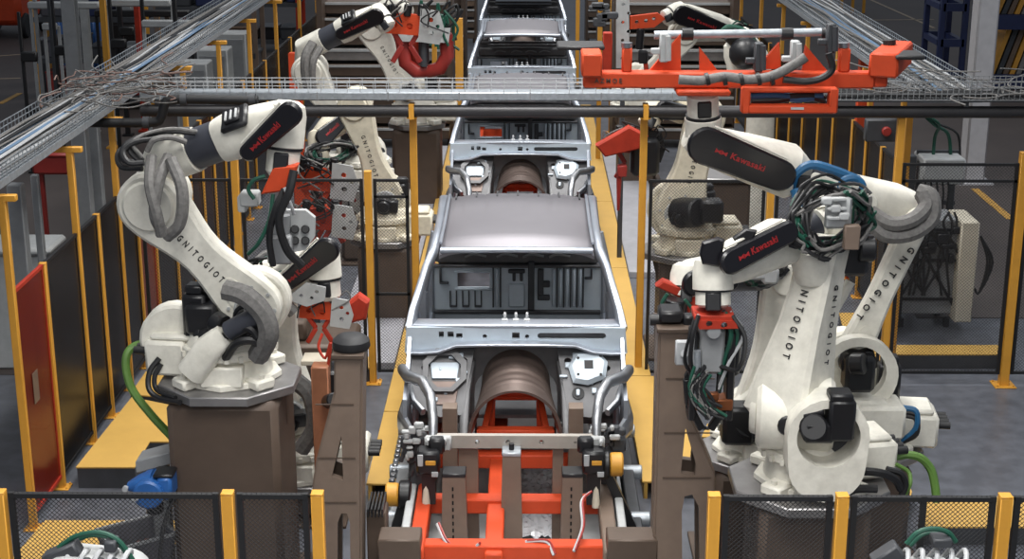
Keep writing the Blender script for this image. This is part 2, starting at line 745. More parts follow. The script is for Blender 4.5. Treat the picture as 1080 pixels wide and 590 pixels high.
def long_tray(x0, x1, y0, y1, label, cl, seed):
    rnd = random.Random(seed)
    t = thing('cable_tray', label, 'cable tray', ((x0 + x1) / 2, y0, 2.86))
    b = MB()
    nx = 6
    for i in range(nx + 1):
        x = x0 + (x1 - x0) * i / nx
        b.bar((x, y0, 2.86), (x, y1, 2.86), .007)
    for z in (2.92, 2.97, 3.02):
        for x in (x0, x1):
            b.bar((x, y0, z), (x, y1, z), .007)
    y = y0
    while y < y1:
        b.bar((x0, y, 2.86), (x1, y, 2.86), .006)
        for x in (x0, x1):
            b.bar((x, y, 2.86), (x, y, 3.02), .006, up=Y)
        y += .1 if y < 26 else .2
    b.build('wire_mesh', 'galvanised', t)
    b = MB()
    b.box(((x0 + x1) / 2 + .0, (y0 + y1) / 2, 2.845), (x1 - x0, y1 - y0, .012))
    b.build('tray_base', 'galvanised', t)
    b = MB()
    for x in (x0, x1):
        b.box((x, (y0 + y1) / 2, 2.87), (.014, y1 - y0, .06))
    b.build('side_rail', 'galvanised', t)
    b = MB()
    for cm, k in (('cable_white', 6), ('hose_grey', 9), ('cable_blue', 4), ('hose_black', 5)):
        b.use(cm)
        for i in range(k):
            x = rnd.uniform(x0 + .04, x1 - .04)
            pts = []
            y = y0
            z = 2.875 + rnd.uniform(0, .07)
            while y <= y1:
                x = min(max(x + rnd.uniform(-.035, .035), x0 + .04), x1 - .04)
                pts.append(V((x, y, z + rnd.uniform(-.01, .02))))
                y += 1.3
            b.tube(pts, rnd.uniform(.009, .016), 6, 3)
    tag(b.build('tray_cables', 'cable_white'), cl, 'cables', kind='stuff')


mat('cable_blue', (96, 122, 150), .45, var=.15)
long_tray(-4.5, -3.96, 9.5, 46, 'long galvanised cable tray running away above the left side fence', 'white, grey and blue cables bundled in the tray above the left fence', 1)
long_tray(3.86, 4.46, 15.1, 46, 'long galvanised cable tray running away above the right side fence', 'white, grey and blue cables bundled in the tray above the right fence', 2)
# tangle where the channel meets the left tray
rnd = random.Random(5)
mb = MB()
mb2 = MB()
for i in range(60):
    p = V((rnd.uniform(-4.4, -3.5), YP + rnd.uniform(-.7, .7), 3.0 + rnd.uniform(0, .1)))
    pts = [p]
    a = rnd.uniform(0, 2 * PI)
    for k in range(4):
        a += rnd.uniform(-1, 1)
        p = p + V((math.cos(a) * .2, math.sin(a) * .2, rnd.uniform(-.04, .05)))
        pts.append(V((max(-4.45, min(-3.3, p.x)), p.y, max(2.92, p.z))))
    (mb if i % 3 else mb2).tube(pts, .0075, 6, 4)
tag(mb.build('loose_cables', 'hose_grey'), 'tangle of grey loose cables where channel and left tray meet', 'cables', kind='stuff')
tag(mb2.build('loose_cables', 'cable_brown'), 'tangle of brownish loose cables where channel and left tray meet', 'cables', kind='stuff')
rnd = random.Random(9)
mb = MB()
for i in range(22):
    p = V((rnd.uniform(3.6, 5.0), YP + rnd.uniform(-.1, 1.2), 3.0 + rnd.uniform(0, .06)))
    pts = [p]
    a = rnd.uniform(0, 2 * PI)
    for k in range(4):
        a += rnd.uniform(-1, 1)
        p = p + V((math.cos(a) * .22, math.sin(a) * .22, rnd.uniform(-.03, .04)))
        pts.append(V((p.x, p.y, max(2.96, p.z))))
    mb.tube(pts, .008, 6, 4)
tag(mb.build('loose_cables', 'hose_grey'), 'tangle of grey loose cables where basket tray and right tray meet', 'cables', kind='stuff')


# ------------------------------------------------------------------ fences
def post_mesh(z1, w=.06, z0=0.0):
    b = MB()
    b.box((0, 0, (z0 + z1) / 2), (w, w, z1 - z0), b=.005)
    return b


POSTS = {}


def fence_post(x, y, z1, label, w=.06, group=None, foot=True, bracket=False):
    key = (round(z1, 2), w, bracket)
    if key in POSTS:
        return copy_tree(POSTS[key], (x, y, 0), label, group)
    t = thing('fence_post', label, 'post', (0, 0, 0), group)
    post_mesh(z1, w).build('upright', 'yellow', t)
    b = MB()
    b.box((0, 0, .006), (w * 2.4, w * 2.4, .012), b=.003)
    for sx in (-1, 1):
        for sy in (-1, 1):
            b.cyl((sx * w * .9, sy * w * .9, .012), (sx * w * .9, sy * w * .9, .025), .009, n=6)
    b.build('foot_plate', 'yellow', t)
    b = MB()
    b.box((0, 0, z1 + .004), (w * 1.02, w * 1.02, .01), b=.003)
    b.build('cap', 'yellow', t)
    if bracket:
        b = MB()
        for z in (.35, z1 * .5, z1 - .25):
            b.box((w * .5 + .03, 0, z), (.07, .03, .05), b=.004)
        b.build('bracket', 'black_frame', t)
    t.location = (x, y, 0)
    POSTS[key] = t
    return t


def mesh_panel(p0, p1, z0, z1, label, group=None, pitch=.045, wire=.0042, rails=(), fr=.03, mids=0, m='mesh_black', name='mesh_fence'):
    """framed expanded-metal panel from p0 to p1"""
    p0, p1 = V((p0[0], p0[1], 0)), V((p1[0], p1[1], 0))
    L = (p1 - p0).length
    u = (p1 - p0).normalized()
    nrm = u.cross(Z)
    t = thing(name, label, 'fence', ((p0 + p1) / 2 + Z * z0), group)
    b = MB()
    for z in (z0 + fr / 2, z1 - fr / 2):
        b.bar(p0 + Z * z, p1 + Z * z, fr, fr * .8)
    for q in [p0 + u * fr / 2, p1 - u * fr / 2] + [p0 + u * L * (k + 1) / (mids + 1) for k in range(mids)]:
        b.bar(q + Z * z0, q + Z * z1, fr, fr * .8, up=nrm)
    for z in rails:
        b.bar(p0 + Z * z, p1 + Z * z, fr * .8, fr * .8)
    b.build('panel_frame', 'black_frame', t)
    b = MB()
    H = z1 - z0
    sl = .98
    for sg in (1, -1):
        k = -H / sl
        while k < L:
            a0, a1 = k, k + H / sl
            s0, s1 = max(a0, 0), min(a1, L)
            if s1 > s0:
                h0, h1 = (s0 - a0) * sl, (s1 - a0) * sl
                if sg < 0:
                    h0, h1 = H - h0, H - h1
                b.bar(p0 + u * s0 + Z * (z0 + h0), p0 + u * s1 + Z * (z0 + h1), wire, wire, up=nrm)
            k += pitch
    b.build('wire_mesh', m, t)
    return t


# foreground fence (seen from above, y about 7.7)
YF = 7.7
zf = 2.0
fx = [W(x, 530, YF).x for x in (0, 240.5, 335, 753, 888, 1060)]
names = ['yellow post at the left edge of the front fence', 'yellow post between the two left panels of the front fence', 'yellow post ending the left run of the front fence beside the brown fixture column', 'yellow post starting the right run of the front fence beside the brown fixture column', 'yellow post below the front right robot base in the front fence', 'yellow post near the right edge of the front fence']
for x, nm in zip(fx, names):
    fence_post(x, YF, 2.0, nm, .066, bracket=False)
pn = [(fx[0] + .05, fx[1] - .05, 0, 'front fence panel at the left over yellow plate and scrap bin'), (fx[1] + .05, fx[2] - .05, 0, 'narrow front fence panel over the left brown pedestal'),
      (fx[3] + .05, fx[4] - .05, 0, 'front fence panel over the right brown pedestal'), (fx[4] + .05, fx[5] - .05, 1, 'front fence panel over yellow beams at the right'), (fx[5] + .05, fx[5] + .85, 0, 'front fence panel cut off by the right edge'), (fx[0] - .9, fx[0] - .05, 0, 'front fence panel beyond the left edge')]
for a, b_, mid, lb in pn[:5]:
    mesh_panel((a, YF), (b_, YF), .12, 2.0, lb, 'front fence panels', pitch=.027, wire=.003, mids=mid, fr=.032)

# side fences under the trays
def sheet(x, ya, yb, label, m, name, group=None, z1=1.99, frame_m='black_frame'):
    t = thing(name, label, 'screen' if name == 'dark_screen' else 'curtain', (x, (ya + yb) / 2, .1), group)
    b = MB()
    b.box((x, (ya + yb) / 2, (z1 + .12) / 2), (.012, yb - ya - .08, z1 - .14))
    b.build('plastic_sheet', m, t)
    b = MB()
    for z in (.12, z1):
        b.bar((x, ya + .03, z), (x, yb - .03, z), .03)
    for y in (ya + .045, yb - .045):
        b.bar((x, y, .12), (x, y, z1), .022, up=Y)
    b._build('sheet_frame', frame_m, t)
    return t


XSL, XSR = -3.98, 3.97
SPL = [(11.4, 1), (12.2, 0), (13.2, 1), (13.85, 0), (14.6, 1), (15.25, 0), (15.95, 0), (16.9, 0), (17.8, 1), (18.5, 0), (19.2, 0), (19.95, 1), (20.7, 0), (21.5, 0), (22.2, 1), (23.4, 0), (24.6, 1), (26, 0), (27.2, 1), (29.5, 1)]
SPR = [(16.2, 1), (17.0, 0), (17.8, 1), (18.6, 0), (19.8, 1), (20.8, 0), (22.0, 1), (23.1, 0), (24.2, 1), (25.4, 0), (26.5, 1), (27.7, 0), (29.0, 1)]
for xs, L, sd in ((XSL, SPL, 'left'), (XSR, SPR, 'right')):
    k = 0
    for i, (y, tall) in enumerate(L):
        fence_post(xs, y, 2.72 if tall else 2.0, 'yellow %s post of the %s side fence, %s from the front' % ('tall' if tall else 'short', sd, ORD[i]), .058, sd + ' side fence posts')
        if tall:
            b = MB()
            b.box((xs + (-.2 if xs < 0 else .2), y, 2.75), (.62, .06, .05), b=.005)
            tag(b.build('tray_bracket', 'yellow'), 'yellow bracket holding up the %s cable tray, %s from the front' % (sd, ORD[k]), 'bracket', sd + ' tray brackets')
            k += 1
        if i + 1 < len(L):
            yb = L[i + 1][0]
            if sd == 'left' and i == 0:
                t = sheet(xs, y, yb, 'red translucent weld curtain between the two nearest posts of the left fence', 'curtain_red', 'weld_curtain', None, 1.99, 'orange_deep')
                mb = MB()
                mb.box((xs + .012, y + .33, 1.1), (.004, .13, .26))
                mb.build('paper_note', 'brown_board', t)
            elif sd == 'left' and i == 5:
                sheet(xs, y, yb, 'orange translucent weld curtain behind the left front robot arm', 'curtain_orange', 'weld_curtain', None, 1.99, 'orange_deep')
            else:
                sheet(xs, y, yb, 'smoked dark screen of the %s side fence, %s from the front' % (sd, ORD[i]), 'smoked', 'dark_screen', sd + ' side fence screens')

# cross fence at the portal
def crossx(px, y=YP):
    return W(px, 300, y).x


portal = [(-1.11, 2.74, 'yellow portal post left of the nearest cab, holding the grey pipe'), (1.14, 2.74, 'yellow portal post right of the nearest cab, holding the grey pipe'), ]
for x, z, lb in portal:
    fence_post(x, YP + .09, z, lb, .07, 'portal posts')
    b = MB()
    b.box((x, YP + .02, 2.746), (.1, .2, .012))
    b.box((x, YP - .118, 2.81), (.05, .016, .14))
    b.box((x, YP + .018, 2.81), (.05, .016, .14))
    b.box((x, YP - .05, 2.876), (.05, .15, .016))
    tag(b.build('pipe_clamp', 'yellow'), 'yellow clamp on top of the portal post %s of the nearest cab' % ('left' if x < 0 else 'right'), 'clamp')
lx = [crossx(p) for p in (391, 254)]
fence_post(lx[0], YP, 2.2, 'yellow post of the cross fence right of the red weld guns', .07, 'left cross fence posts')
fence_post(lx[1], YP, 2.35, 'yellow post of the cross fence behind the left front robot wrist', .07, 'left cross fence posts')
rx = [crossx(p) for p in (808, 938, 1068)]
fence_post(rx[0], YP, 2.15, 'yellow post of the cross fence behind the front right robot wrist', .07, 'right cross fence posts')
fence_post(rx[1], YP, 2.75, 'yellow post of the cross fence beside the white link arm', .07, 'right cross fence posts')
fence_post(rx[2], YP, 2.4, 'yellow post of the cross fence near the right edge', .09, 'right cross fence posts')
fence_post(rx[1] + .16, YP + .35, 2.7, 'yellow corner post behind the white link arm', .07, 'right cross fence posts')
for a, b_, z, lb, rl in ((lx[1] + .05, lx[0] - .05, 2.13, 'black mesh panel in front of the red weld guns', ()), (lx[0] + .05, -1.16, 2.13, 'narrow black mesh panel left of the nearest cab', (1.95, .95)),
                         (lx[1] - .95, lx[1] - .05, 2.13, 'black mesh panel behind the left front robot arm', ()),
                         (1.2, rx[0] - .05, 2.13, 'black mesh panel in front of the robot with round black motor', ()), (rx[0] + .05, rx[1] - .05, 2.13, 'black mesh panel behind the right front robots', ()),
                         (rx[1] + .05, rx[2] - .05, 2.3, 'black mesh panel in front of the grey control cabinet', (2.12,)), (rx[2] + .06, rx[2] + 1.2, 2.3, 'black mesh panel cut off by the right edge', (2.12,))):
    mesh_panel((a, YP), (b_, YP), .12, z, lb, 'cross fence panels', pitch=.034, wire=.0024, rails=rl, fr=.032)

# ------------------------------------------------------------------ yellow plates and beams
def yplate(pts, z, t, label, m='yellow_plate', name='floor_plate', side='grey_dark', group=None):
    P = [G(x, y, z) for x, y in pts]
    th = thing(name, label, 'platform', (sum(p.x for p in P) / len(P), sum(p.y for p in P) / len(P), z - t), group)
    q = [(p.x, p.y) for p in P]
    MB().prism(q, V((0, 0, z - .012)), X, Y, Z, .012).build('top_plate', m, th)
    cx, cy = th.location.x, th.location.y
    q2 = [(cx + (a - cx) * .985, cy + (b - cy) * .985) for a, b in q]
    MB().prism(q2, V((0, 0, z - t)), X, Y, Z, t - .013).build('plinth', side, th)
    return th


yplate([(80, 493), (142, 493), (158, 466), (184, 466), (183, 428), (139, 419)], .2, .2, 'yellow step plate with a notch on the floor left of the pedestal')
yplate([(137, 416), (184, 420), (186, 392), (156, 389)], .2, .2, 'yellow plate behind the notched step plate')
yplate([(10, 592), (48, 549), (186, 549), (184, 592)], .12, .12, 'yellow plate behind the front fence under the scrap bin')
yplate([(937, 585), (962, 519), (953, 500), (905, 500), (905, 585)], .12, .12, 'yellow plate behind the front fence beside the right pedestal')
yplate([(975, 556), (975, 524), (1100, 524), (1100, 556)], .16, .16, 'yellow plate behind the front fence at the right edge')
yplate([(944, 374), (946, 364), (1066, 364), (1066, 374)], .16, .16, 'low yellow barrier plate below the control cabinet')
yplate([(740, 461), (746, 447), (772, 447), (772, 461)], .16, .16, 'small yellow plate right of the brown fixture column')
yplate([(200, 402), (215, 388), (395, 376), (395, 388)], .16, .16, 'yellow plate far behind the left pedestal')
yplate([(900, 390), (885, 330), (922, 330), (936, 385)], .16, .16, 'yellow plate behind the white link arm')
# walkways along the line
mat('pale_plate', (168, 168, 174), .45, var=.12)
for xs, lb, segs in (((.98, 1.25), 'right', ((9.0, 12.0), (12.02, 14.6), (14.62, 18.5), (18.52, 22), (22.02, 26), (26.02, 30))), ((-1.34, -1.06), 'left', ((11.95, 13.6), (13.62, 16.4), (16.42, 20), (20.02, 24), (24.02, 28)))):
    for i, (ya, yb) in enumerate(segs):
        if lb == 'right' and i == 0:
            ya = 12.0
            continue
        if lb == 'right' and i == 1:
            xs = (.98, 1.5)
        elif lb == 'right':
            xs = (.98, 1.25)
        b = MB()
        b.box(((xs[0] + xs[1]) / 2, (ya + yb) / 2, .15), (xs[1] - xs[0], yb - ya, .02), b=.004)
        b.box((xs[0] + .03, (ya + yb) / 2, .07), (.03, yb - ya, .14))
        b.box((xs[1] - .03, (ya + yb) / 2, .07), (.03, yb - ya, .14))
        tag(b.build('walkway_plate', 'yellow_plate'), 'yellow walkway plate along the %s side of the line, %s from the front' % (lb, ORD[i - (lb == 'right')]), 'walkway', '%s walkway plates' % lb)

for xa, xb, ya, yb, lb, m in ((-2.1, -1.37, 15.2, 20.9, 'pale grey floor plate left of the left walkway, nearer one', 'pale_plate'), (-2.1, -1.37, 20.94, 26.4, 'pale grey floor plate left of the left walkway, farther one', 'pale_plate'), (1.28, 1.9, 18.6, 26.4, 'pale grey floor plate right of the right walkway', 'pale_plate')):
    b = MB()
    b.box(((xa + xb) / 2, (ya + yb) / 2, .04), (xb - xa, yb - ya, .08), b=.006)
    tag(b.build('floor_cover', m), lb, 'plate')
# ------------------------------------------------------------------ robots
WORD = 'GNITOGIOT'


def pedestal(B, r, h, label, w=.78, corner=False, m='brown_dark', turn=0.0):
    """steel pedestal whose top plate centre is at B"""
    t = thing('robot_pedestal', label, 'pedestal', (B.x, B.y, 0))
    b = MB()
    o8 = [(r * math.cos(PI / 8 + k * PI / 4), r * .95 * math.sin(PI / 8 + k * PI / 4)) for k in range(8)]
    b.prism(o8, V((B.x, B.y, B.z - .07)), X, Y, Z, .07, .008)
    b.build('top_plate', 'plate_steel', t)
    b = MB()
    c, s_ = math.cos(turn), math.sin(turn)
    b.box((B.x, B.y, (B.z - .07 + .03) / 2), (w, w, B.z - .1), (V((c, s_, 0)), V((-s_, c, 0)), Z), b=.05)
    b.build('column', m, t)
    b = MB()
    b.box((B.x, B.y, .015), (w * 1.35, w * 1.35, .03), b=.006)
    b.build('base_plate', m, t)
    b = MB()
    for sx in (-1, 1):
        b.prism([(0, 0), (.0, -.3), (r * .75 - w / 2, 0)], V((B.x + sx * w / 2, B.y - .01, B.z - .07)), X * sx, Z, Y, .02)
    b.build('gusset', m, t)
    return t


def robot(label, B, S, E, n=NC, s=1.0, F=None, wrist=None, rear=-X, white='white_paint', arm=(.2, .13, .2, .2), arm_off=0.0, cover=None, cheek=False, hoses=(),
          word=True, dress=None, motor2=True, fr=(.16, .145, .16), band=(.3, .52), name='industrial_robot', wordrev=False, top_motor=True, cover_pts=None, basebox=True):
    """six-axis robot: B base centre, S shoulder, E elbow, F = (rear, wrist pivot) of the forearm, n = normal of the arm's plane"""
    n = V(n).normalized()
    r = thing(name, label, 'robot', B)
    rear = V(rear).normalized()
    side = Z.cross(rear)
    # base
    b = MB()
    b.cyl(B, B + Z * .05 * s, .37 * s, .37 * s, 8, .008)
    b.cyl(B + Z * .05 * s, B + Z * .2 * s, .31 * s, .27 * s, 24)
    for a in range(4):
        d = V((math.cos(PI / 4 + a * PI / 2), math.sin(PI / 4 + a * PI / 2), 0))
        b.box(B + d * .36 * s + Z * .04 * s, (.16 * s, .16 * s, .075 * s), (d, Z.cross(d), Z), .015)
        b.cyl(B + d * .39 * s + Z * .07 * s, B + d * .39 * s + Z * .105 * s, .022 * s, n=6)
    b.box(B - Y * .28 * s + Z * .1 * s, (.3 * s, .12 * s, .15 * s), b=.012)
    b.build('base', white, r)
    if basebox:
        b = MB()
        b.box(B + rear * .42 * s + Z * .16 * s, (.3 * s, .34 * s, .26 * s), (rear, side, Z), .025)
        b.box(B + rear * .36 * s + Z * .31 * s, (.34 * s, .3 * s, .05 * s), (rear, side, Z), .02)
        cb = b.build('connector_box', white, r)
        b = MB()
        for k in range(4):
            p = B + rear * .57 * s + side * (.11 - .07 * k) * s + Z * .2 * s
            b.cyl(p, p + rear * .09 * s, .028 * s, n=10)
        b.build('connector', 'hose_black', cb)
    # swivel
    b = MB()
    b.cyl(B + Z * .2 * s, B + Z * .27 * s, .33 * s, .33 * s, 28, .01)
    for k in range(22):
        a = 2 * PI * k / 22
        p = B + V((math.cos(a), math.sin(a), 0)) * .335 * s + Z * .225 * s
        b.box(p, (.03 * s, .03 * s, .04 * s), (V((math.cos(a), math.sin(a), 0)), V((-math.sin(a), math.cos(a), 0)), Z))
    sw = b.build('turntable', white, r)
    b = MB()
    hd = V((S.x - B.x, S.y - B.y, 0))
    Lz = S.z - (B.z + .3 * s)
    T0 = B + Z * .3 * s
    ax = (S - T0)
    L = max(ax.length, .05)
    U_ = ax.normalized()
    V_ = n.cross(U_).normalized()
    th = .2 * s
    for off in ((-.22,) if not cheek else (-.22, .14)):
        ol = capsule(L, .27 * s, arm[0] * 1.22 * s if off < 0 else arm[0] * 1.3 * s, 10)
        if off > 0:
            b.plate(ol, [circ(L * .75, 0, arm[0] * .95 * s, 20)], T0 + n * off * s, U_, V_, n, th * .55)
        else:
            b.prism(ol, T0 + n * off * s, U_, V_, n, th * .8, .02)
    b.cyl(B + Z * .26 * s, B + Z * .36 * s, .3 * s, .27 * s, 24, .01)
    b.build('shoulder_housing', white, r)
    # motors
    b = MB()
    q = S + n * ((.1 if not cheek else .02) * s)
    b.cyl(q, q + n * .2 * s, .105 * s, .1 * s, 18, .012)
    b.box(q + n * .13 * s + V_ * -.08 * s, (.15 * s, .17 * s, .13 * s), (U_, V_, n), .015)
    b.cyl(q + n * .2 * s, q + n * .25 * s, .075 * s, .07 * s, 14, .01)
    b.build('shoulder_motor', 'black_plastic', r)
    if motor2:
        b = MB()
        p = B + rear * .2 * s + Z * .3 * s + side * .05 * s
        b.box(p + Z * .17 * s, (.17 * s, .17 * s, .32 * s), (rear, side, Z), .02)
        b.box(p + Z * .36 * s, (.13 * s, .13 * s, .07 * s), (rear, side, Z), .015)
        b.cyl(p + Z * .2 * s - side * .08 * s, p + Z * .2 * s - side * .15 * s, .04 * s, n=10)
        b.build('turn_motor', 'black_plastic', r)
        b = MB()
        # flexible corrugated guard curving round the shoulder
        for k in range(9):
            a = PI * .15 + PI * .8 * k / 8
            c = B + Z * .36 * s + (rear * math.cos(a) + side * math.sin(a)) * .22 * s
            b.ball(c, .055 * s, 8)
        b.build('cable_loop', 'hose_black', r)
    # lower arm
    if arm is not None and E is not None:
        a = E - S
        L = a.length
        U_ = a.normalized()
        V_ = n.cross(U_).normalized()
        b = MB()
        O = S + n * (arm_off - arm[3] / 2) * s
        b.prism(capsule(L, arm[0] * s, arm[2] * s, 12, arm[1] * s), O, U_, V_, n, arm[3] * s, .022 * s)
        la = b.build('lower_arm', white, r)
        top = O + n * arm[3] * s
        if word:
            b = MB()
            hgt = .047 * s
            wl = L * .43
            mid = top + U_ * L * .495
            if wordrev:
                text_geo(b, WORD, mid - U_ * wl / 2 - V_ * hgt * .5, U_, V_, n, hgt, .004, 1.35, wl)
            else:
                text_geo(b, WORD, mid + U_ * wl / 2 + V_ * hgt * .5, -U_, -V_, n, hgt, .004, 2.1, wl)
            b.build('lettering', 'black_letter', la)
        b = MB()
        b.cyl(top + U_ * L, top + U_ * L + n * .03 * s, arm[2] * .8 * s, arm[2] * .76 * s, 24, .008)
        b.prism(capsule(L * .22, arm[0] * .5 * s, arm[1] * .5 * s, 8), top - n * .012 * s, U_, V_, n, .02 * s)
        b.build('joint_cover', white, la)
        b = MB()
        b.cyl(S + n * (arm_off - .2) * s, S + n * (arm_off + .13) * s, arm[0] * .62 * s, n=18, ch=.01)
        for k in range(8):
            aa = 2 * PI * k / 8
            p = top + U_ * math.cos(aa) * arm[0] * .8 * s + V_ * math.sin(aa) * arm[0] * .8 * s
            b.cyl(p, p + n * .012 * s, .014 * s, n=6)
        b.build('shoulder_joint', 'grey_light', la)
    # elbow + forearm
    if F:
        A, Wp = V(F[0]), V(F[1])
        ax = Wp - A
        L = ax.length
        U_ = ax.normalized()
        nn = (n - U_ * n.dot(U_)).normalized()
        V_ = nn.cross(U_).normalized()
        if V_.z < 0:
            V_ = -V_
        b = MB()
        eo = E + n * (arm_off - .2) * s
        b.cyl(eo - n * .16 * s, eo + n * .1 * s, arm[2] * .95 * s, n=24, ch=.015)
        mid = (eo + A) / 2
        b.sell([(eo - U_ * .05 * s, .14 * s, .14 * s), (mid, .15 * s, .15 * s), (A + U_ * L * .06, fr[0] * s, fr[0] * s), (A + U_ * L * band[0], fr[1] * s * 1.06, fr[1] * s * 1.06)], 20, n, 2.6)
        b.build('elbow_housing', white, r)
        b = MB()
        b.cyl(A + U_ * L * band[0] * .98, A + U_ * L * (band[1] + .02), fr[1] * s * .98, n=24, ch=.012)
        b.build('forearm_sleeve', 'dark_band', r)
        b = MB()
        b.sell([(A + U_ * L * band[1], fr[1] * s * 1.05, fr[1] * s * 1.05), (A + U_ * L * (band[1] + .08), fr[2] * 1.02 * s, fr[2] * 1.06 * s), (A + U_ * L * .8, fr[2] * .88 * s, fr[2] * .9 * s), (A + U_ * L * .97, fr[2] * .72 * s, fr[2] * .78 * s),
                (A + U_ * L * 1.04, fr[2] * .55 * s, fr[2] * .62 * s), (A + U_ * L * 1.09, fr[2] * .3 * s, fr[2] * .4 * s)], 24, nn, 3.2)
        fo = b.build('forearm', white, r)
        b = MB()
        cl = L * (.97 - band[1])
        O = A + U_ * L * (band[1] + .04) + nn * fr[2] * .78 * s - V_ * .02 * s
        cv = cover or (.075, .105)
        Uf, Vf = U_, V_
        if cover_pts:
            O, pB, ra, rb = cover_pts
            cl = (pB - O).length
            U_ = (pB - O).normalized()
            nn = (n - U_ * n.dot(U_)).normalized()
            V_ = nn.cross(U_).normalized()
            if V_.z < 0:
                V_ = -V_
            cv = (ra / s, rb / s)
        b.prism(capsule(cl, cv[0] * s, cv[1] * s, 10), O, U_, V_, nn, .055 * s, .014 * s)
        co = b.build('side_cover', 'black_cover', fo)
        b = MB()
        hg = .043 * s
        O2 = O + nn * .055 * s
        if U_.x > 0:
            O3 = O2 + U_ * cl * .05 - V_ * hg * .35
            Uw, Vw = U_, V_
        else:
            O3 = O2 + U_ * cl * .95 - V_ * hg * .35
            Uw, Vw = -U_, V_
        wl = cl * .9
        # two marks and the word
        for k in range(2):
            c = O3 + Uw * (.11 + .09 * k) * wl + Vw * hg * .35
            b.prism([(-.5 * hg, -.35 * hg), (0, -.1 * hg), (.5 * hg, -.35 * hg), (.5 * hg, .4 * hg), (0, .12 * hg), (-.5 * hg, .4 * hg)], c, Uw, Vw, nn, .004 * s)
        text_geo(b, 'Kawasaki', O3 + Uw * wl * .3, Uw, Vw, nn, hg, .004 * s, 1.1, wl * .5)
        b.build('logo', 'red_letter', co)
        b = MB()
        b.tube([O + U_ * (cl * t) + V_ * ((cv[0] + (cv[1] - cv[0]) * t) + .012) * s + nn * .01 for t in (0, .5, 1)], .01 * s, 6, 2)
        b.build('cover_trim', white, fo)
        U_, V_ = Uf, Vf
        nn = (n - U_ * n.dot(U_)).normalized()
        if top_motor:
            b = MB()
            p = A + U_ * L * (band[1] + .19) + V_ * fr[2] * .68 * s + nn * fr[2] * .68 * s
            V0 = V_
            V_ = (V_ + nn * .8).normalized()
            N0 = nn
            nn = U_.cross(V_).normalized()
            b.box(p + V_ * .01 * s, (.21 * s, .19 * s, .05 * s), (U_, nn, V_), .02)
            b.box(p + V_ * .04 * s, (.12 * s, .11 * s, .03 * s), (U_, nn, V_), .01)
            mo = b.build('wrist_motor', 'black_plastic', fo)
            b = MB()
            for k in range(3):
                b.box(p + V_ * .058 * s + U_ * (.04 * k - .04) * s, (.016 * s, .08 * s, .014 * s), (U_, nn, V_), .004)
            b.build('motor_fin', 'grey_light', mo)
            V_, nn = V0, N0
        if wrist:
            Q = V(wrist)
            d = (Q - Wp).normalized()
            l = (Q - Wp).length
            b = MB()
            b.lathe(Wp - d * .1 * s, d, [(.07 * s, 0), (.115 * s, .03 * s), (.13 * s, .1 * s), (.13 * s, .1 * s + l * .5), (.112 * s, .1 * s + l * .54), (.112 * s, .1 * s + l * .92), (.085 * s, .1 * s + l)], 24)
            wo = b.build('wrist', white, r)
            b = MB()
            b.cyl(Wp + d * l * .48, Wp + d * l * .56, .125 * s, n=24)
            b.build('wrist_seal', 'hose_black', wo)
            b = MB()
            u, v_ = frame(d)
            b.box(Wp + d * l * .7 + n * .1 * s, (.1 * s, .05 * s, .12 * s), (n.cross(d), n, d), .01)
            b.build('wrist_port', 'black_plastic', wo)
    for hm, rad, pts in hoses:
        b = MB()
        b.tube(pts, rad, 8, 6)
        if hm == 'hose_grey' and rad > .03:
            # fabric sleeve rings
            pass
        b.build('hose', hm, r)
    if dress:
        c, sz, seed, *more = dress
        dress_pack(r, c, sz, seed, *more)
    return r


def dress_pack(r, c, sz, seed, nloop=5, cols=('hose_black', 'hose_green', 'hose_grey', 'hose_black')):
    """coil of loose cables and hoses round an elbow"""
    rnd = random.Random(seed)
    for cm in cols:
        b = MB()
        for k in range(nloop):
            pts = []
            a0 = rnd.uniform(0, 2 * PI)
            rr = rnd.uniform(.55, 1.0)
            tilt = rnd.uniform(-.5, .5)
            for i in range(8):
                a = a0 + i * rnd.uniform(.35, .6)
                pts.append(c + V((math.cos(a) * rr * sz[0], (math.sin(a * 1.3 + tilt) * .8) * sz[1], math.sin(a) * rr * sz[2] + rnd.uniform(-.15, .15) * sz[2])))
            b.tube(pts, rnd.uniform(.009, .014), 6, 4)
        b.build('cable_loop', cm, r)


